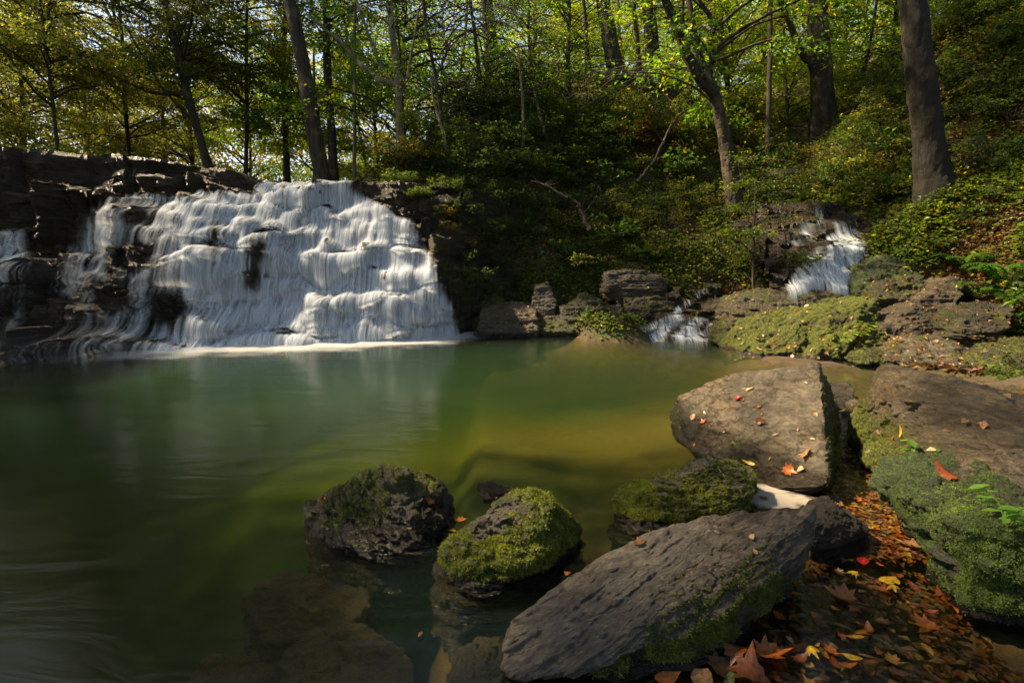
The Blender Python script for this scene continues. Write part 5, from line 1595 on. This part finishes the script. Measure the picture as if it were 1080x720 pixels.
n = 16000
pxs = rng.uniform(690, 1080, n); pys = 430 + 290 * rng.random(n) ** .85
k = in_channel(pxs, pys) & ((pys < 590) | (rng.random(n) < .42 + .5 * fbm(xyz(pxs / 60, pys / 45), 1, 2, .5, 4)))
rx, ry, rz = ray(pxs[k], pys[k])
z = np.where(pys[k] < 590, rng.uniform(-.02, .004, k.sum()), rng.uniform(-.16, -.05, k.sum()))
t = (z - CAMH) / rz
Q = np.stack([rx * t, ry * t, z], 1); n = len(Q)
an = rng.uniform(0, 6.28, n)
d = np.stack([np.cos(an), np.sin(an), rng.normal(0, .06, n)], 1); d /= np.linalg.norm(d, axis=1)[:, None]
nn = np.stack([rng.normal(0, .1, n), rng.normal(0, .1, n), np.ones(n)], 1); nn /= np.linalg.norm(nn, axis=1)[:, None]
cols = np.array([(.42, .12, .025), (.3, .08, .02), (.45, .27, .05), (.34, .2, .09), (.2, .07, .03), (.46, .19, .03)])
cc = cols[rng.integers(0, 6, n)] * rng.uniform(.5, 1.1, (n, 1))
L = rng.uniform(.025, .065, n)
V, Fc, C = leaves(Q, d, nn, L, L * .65, cc * .62, .08)
tag(mk('leaf_carpet', V, Fc, M['leaf_dry'], col=C), kind='stuff')

# leaves and twigs caught on the ledges of the falls cliff
n = 9000
r_ = rng.integers(7, shp[0] - 10, n); c_ = rng.integers(0, int((-4.2 + 14) / .022), n)
r2_ = rng.integers(7, shp[0] - 10, n // 4); c2_ = rng.integers(int((-2.6 + 14) / .022), shp[1] - 1, n // 4)
r_ = np.concatenate([r_, r2_]); c_ = np.concatenate([c_, c2_])
A_ = CLV[r_, c_]; B_ = CLV[r_ + 1, c_]
tread = np.abs(B_[:, 2] - A_[:, 2]) < .5 * np.abs(B_[:, 1] - A_[:, 1])
Q = A_[tread] + [0, -.01, .015]; n = len(Q)
Q = Q[rng.random(n) < .8]; n = len(Q)
an = rng.uniform(0, 6.28, n)
d = np.stack([np.cos(an), np.sin(an), rng.normal(0, .2, n)], 1); d /= np.linalg.norm(d, axis=1)[:, None]
nn = np.stack([rng.normal(0, .3, n), rng.normal(0, .3, n), np.ones(n)], 1); nn /= np.linalg.norm(nn, axis=1)[:, None]
cc = drycols[rng.integers(0, 6, n)] * rng.uniform(.5, 1.2, (n, 1))
L = rng.uniform(.03, .07, n)
V, Fc, C = leaves(Q, d, nn, L, L * .7, cc)
tag(mk('ledge_leaf_litter', V, Fc, M['leaf_dry'], col=C), kind='stuff')

# fallen leaves lying all over the rocks of the far shore
QQ, NN = [], []
rng = np.random.default_rng(88)
for key, cnt_ in (('flat topped mossy', 260), ('large tilted slab', 220), ('steep mossy slab', 90), ('low flat boulder', 320), ('brown stone half', 60), ('dark green mossy boulder', 60), ('shaded boulder just', 90), ('squat rock', 80), ('dark boulder sprinkled', 260),
                  ('tan angular', 60), ('small tan stone', 50), ('long flat ledge', 60), ('mossy stone left', 60), ('low green mossy', 30), ('dark block of the rim', 60), ('long leaning slab', 60), ('small leaf topped', 40)):
    W_, N_, F_ = ROCKS[rk(key)]
    ii = np.where(N_[:, 2] > .35)[0]
    if len(ii) == 0: continue
    ii = rng.choice(ii, cnt_)
    QQ.append(W_[ii] + N_[ii] * .012 + rng.normal(0, .02, (cnt_, 3)) * [1, 1, 0]); NN.append(N_[ii])
Q = np.concatenate(QQ); nn = np.concatenate(NN) + rng.normal(0, .25, Q.shape); nn /= np.linalg.norm(nn, axis=1)[:, None]
d = np.cross(nn, rng.normal(0, 1, Q.shape)); d /= np.linalg.norm(d, axis=1)[:, None]
n = len(Q)
cols = np.array([(.36, .13, .03), (.3, .17, .07), (.42, .28, .08), (.2, .08, .03), (.4, .3, .18), (.42, .2, .03)])
cc = cols[rng.integers(0, 6, n)] * rng.uniform(.6, 1.2, (n, 1))
L = rng.uniform(.03, .075, n)
V, Fc, C = leaves(Q, d, nn, L, L * .7, cc)
tag(mk('rock_leaf_litter', V, Fc, M['leaf_dry'], col=C), kind='stuff')

# foam patch beside the slab
gxx, gyy = np.meshgrid(np.linspace(-.42, .42, 60), np.linspace(-.45, .5, 60))
c0 = G(822, 522, .006)
rr = np.hypot(gxx / .33, gyy / .3) + .9 * fbm(xyz(gxx, gyy * 1.5), 6, 4, .6, 8)
tag(mk('foam_patch', np.stack([gxx, gyy, 0 * gxx + .006], -1).reshape(-1, 3) + [c0[0], c0[1], 0], grid_faces(60, 60), M['fall'], loc=[c0[0], c0[1], 0], attrs={'dens': (.8 * sstep(1, .3, rr)).ravel()}, col=np.tile([[.6, .54, .46]], (3600, 1)), smooth=True),
    'patch of cream foam caught between the big sloping slab and the wedge boulder', 'foam')

# ------------------------------------------------------------------ small plants, ferns, twigs, branches
def seedling(p, h, nl, leaf, colr, label, seed, name='plant'):
    rng = np.random.default_rng(seed)
    root = empty(name, p, label, 'plant')
    T, A = Acc(), Acc()
    for s in range(max(2, nl // 5)):
        an = rng.uniform(0, 6.28); e = np.array([math.cos(an) * h * .7, math.sin(an) * h * .7, h * rng.uniform(.6, 1)])
        pth = np.array([[0, 0, -.02], e * [.4, .4, .6], e])
        T.add(*tube(pth, [.004, .003, .0015], 5))
        for q in range(5):
            t = .35 + .65 * q / 4
            c = pth[0] * (1 - t) ** 2 + pth[1] * 2 * t * (1 - t) + pth[2] * t * t
            for sg in (-1, 1):
                a2 = an + sg * rng.uniform(.6, 1.3)
                d = np.array([math.cos(a2), math.sin(a2), rng.uniform(-.2, .2)]); d /= np.linalg.norm(d)
                L = leaf * rng.uniform(.6, 1.1); sd_ = np.cross(d, [0, 0, 1.0]); sd_ /= np.linalg.norm(sd_)
                prof = [(0, .02), (.2, .26), (.45, .34), (.75, .2), (1, 0)]
                vs = []
                for (u, w) in prof:
                    m_ = c + d * L * u + np.array([0, 0, -.25 * L * u * u])
                    vs += [m_ - sd_ * w * L + [0, 0, .08 * L], m_, m_ + sd_ * w * L + [0, 0, .08 * L]]
                A.add(np.array(vs), grid_faces(5, 3), palette(15, np.array(colr), rng, .03) * rng.uniform(.8, 1.25))
    V, Fc, C = A.get(); mk('leaves', V, Fc, M['leaf'], parent=root, col=C, smooth=True)
    V, Fc, C = T.get(); mk('stem', V, Fc, M['mosslet'], parent=root, col=np.tile([[.09, .1, .02]], (len(V), 1)), smooth=True)


p, n_, e = rock_pt(bgm, 975, 492)
seedling(p, .17, 15, .075, (.13, .24, .04), 'young sapling with fresh green leaves on the crest of the green mossy boulder', 1)
p, n_, e = rock_pt(bgm, 1062, 552)
seedling(p, .16, 20, .07, (.1, .2, .035), 'leafy green seedling growing from the side of the green mossy boulder', 2)
p, n_, e = rock_pt(bgm, 1070, 580)
seedling(p, .10, 10, .06, (.1, .2, .035), 'small seedling below the leafy one on the green mossy boulder', 9)
p, n_, e = rock_pt(tilt_s, 905, 358)
seedling(p, .35, 20, .11, (.12, .17, .03), 'bushy seedling rooted on the right end of the tilted glowing slab', 3)
p, n_, e = rock_pt(tilt_s, 885, 365)
seedling(p, .3, 15, .10, (.12, .17, .03), 'smaller seedling in front of the bushy one on the tilted slab', 4)
for i, (px, py, h, lb) in enumerate([(975, 348, .35, 'light green plant above the flat leafy boulder'), (1050, 350, .4, 'yellowish leafed plant on the bank right of the flat leafy boulder'), (655, 330, .35, 'small bright fern like plant beside the small tan stone'), (1062, 405, .25, 'low green plant behind the leaning slab at the right edge'), (608, 322, .4, 'dark leafed plant growing over the tan angular boulder')]):
    q, ok = hit([px], [py], 5.5, 16)
    seedling(q[0], h, 20, .12, (.12, .2, .03), lb, 20 + i)


def fern(p, size, label, seed):
    rng = np.random.default_rng(seed)
    root = empty('fern', p, label, 'fern')
    for f in range(9):
        A = Acc()
        an = f * .7 + rng.uniform(-.2, .2); Lf = size * rng.uniform(.8, 1.1)
        dr = np.array([math.cos(an), math.sin(an), 0]); sdv = np.array([-math.sin(an), math.cos(an), 0])
        ts = np.linspace(0, 1, 18)
        path = dr * (ts * Lf * .8)[:, None] + np.array([0, 0, 1.0]) * (Lf * (.75 * np.sin(ts * 2.3) * .6))[:, None]
        V, Fc = tube(path, np.linspace(.006, .002, 18), 3)
        A.add(V, Fc, np.tile([[.05, .06, .015]], (len(V), 1)))
        c = path[2:]; w = size * .26 * np.sin(np.linspace(.5, 3.0, 16))
        for sg in (-1, 1):
            d = sdv * sg + dr * .35; d = d / np.linalg.norm(d)
            A.add(*leaves(c, np.tile(d, (16, 1)) - [0, 0, .2], np.tile([0, 0, 1.0], (16, 1)), w, np.full(16, size * .07), palette(16, (.035, .09, .015), rng, .12)))
        V, Fc, C = A.get()
        mk('frond', V, Fc, M['leaf'], parent=root, col=C)


for i, (px, py, s, lb) in enumerate([(1030, 318, .75, 'dark green fern on the right bank above the brown stone'), (1062, 300, .8, 'large fern at the right edge of the bank'), (1018, 285, .65, 'fern just above the steep mossy slab'), (1075, 345, .6, 'low fern right of the brown stone'), (605, 335, .5, 'small fern among the far bank boulders')]):
    q, ok = hit([px], [py], 5.5, 16)
    fern(q[0], s, lb, 60 + i)


def branch(pts3, r, label, name='branch', mat='bark_pale', cat='branch', twigs=0, seed=0):
    pts3 = np.array(pts3)
    s = np.linspace(0, len(pts3) - 1, 24)
    pp = np.stack([np.interp(s, np.arange(len(pts3)), pts3[:, k]) for k in range(3)], 1)
    pp[1:-1] = (pp[:-2] + pp[1:-1] + pp[2:]) / 3
    rng = np.random.default_rng(seed)
    A = Acc()
    A.add(*tube(pp + rng.normal(0, r * .25, pp.shape), np.linspace(r, r * .4, 24), 7))
    for i in range(twigs):
        b = pp[rng.integers(5, 22)]; L = np.linalg.norm(pts3[-1] - pts3[0])
        d = rng.normal(0, 1, 3); d[2] = abs(d[2]); d /= np.linalg.norm(d)
        A.add(*tube(np.array([b, b + d * L * .18 + [0, 0, -.02], b + d * L * .35]), [r * .4, r * .25, r * .1], 4))
    V, Fc, C = A.get()
    o = mk(name, V, Fc, M[mat], loc=pp[0], smooth=True)
    tag(o, label, cat)


branch([P(622, 243, 13.2), P(612, 218, 13.4), P(597, 205, 13.7)], .07, 'broken pale sunlit root stump on the middle of the bank', 'tree_stump', 'bark', cat='stump', twigs=6)
branch([P(598, 208, 13.6), P(575, 195, 13.6), P(560, 190, 13.8)], .03, 'thin bare branch reaching left from the pale stump', twigs=4, seed=3)
branch([P(314, 234, 11.9), P(322, 243, 11.7), P(334, 249, 11.5)], .03, 'short dead branch lodged in the middle of the waterfall', mat='bark_dark', twigs=2, seed=4)
branch([P(672, 192, 14.6), P(690, 170, 14.6), P(712, 125, 15), P(730, 112, 15.2)], .05, 'curved bare limb arching over the upper slope', mat='bark_dark', twigs=3, seed=5)
branch([P(482, 225, 13.0), P(486, 200, 13.0), P(490, 185, 13.1)], .04, 'pale hanging root beside the dark recess right of the falls', twigs=0, seed=6)
p1, _, _ = rock_pt(r3, 755, 493); p2, _, _ = rock_pt(r3, 787, 541)
branch([p1 + [0, 0, .01], (p1 + p2) / 2 + [0, -.01, .03], p2 + [0, 0, .005]], .004, 'thin pale twig bent over the wedge boulder', 'twig', cat='twig')
p1, _, _ = rock_pt(slab, 822, 545); p2, _, _ = rock_pt(slab, 838, 566)
branch([p1 + [0, 0, .012], (p1 + p2) / 2 + [0.01, 0, .02], p2 + [0, 0, .01]], .006, 'curled cream twig on the right end of the flat grey slab', 'twig', cat='twig')

# ------------------------------------------------------------------ light
w = bpy.data.worlds.new("World"); SC.world = w
w.use_nodes = True
nt = w.node_tree
bg = nt.nodes['Background']
sky = nt.nodes.new('ShaderNodeTexSky')
sky.sky_type = 'NISHITA'; sky.sun_disc = False
sky.sun_elevation = R(SUN_EL); sky.sun_rotation = R(SUN_AZ)
nt.links.new(sky.outputs[0], bg.inputs[0])
bg.inputs[1].default_value = 0.085
ld = bpy.data.lights.new('sun', 'SUN'); ld.energy = 5.0; ld.angle = R(1.6); ld.color = (1.0, .86, .64)
lo = bpy.data.objects.new('sun', ld); COL.objects.link(lo)
lo.rotation_euler = Vector(sd).to_track_quat('Z', 'Y').to_euler()
lo.location = (-10, 5, 20)

SC.view_settings.view_transform = 'Standard'
SC.view_settings.look = 'None'
SC.view_settings.exposure = 1.72
SC.view_settings.use_white_balance = True
SC.view_settings.white_balance_temperature = 7800
SC.view_settings.gamma = 1
SC.render.engine = 'CYCLES'
cy = SC.cycles
cy.use_denoising = True
cy.max_bounces = 6; cy.volume_bounces = 0;  cy.diffuse_bounces = 3; cy.glossy_bounces = 3; cy.transmission_bounces = 4; cy.transparent_max_bounces = 20
cy.caustics_reflective = False; cy.caustics_refractive = False
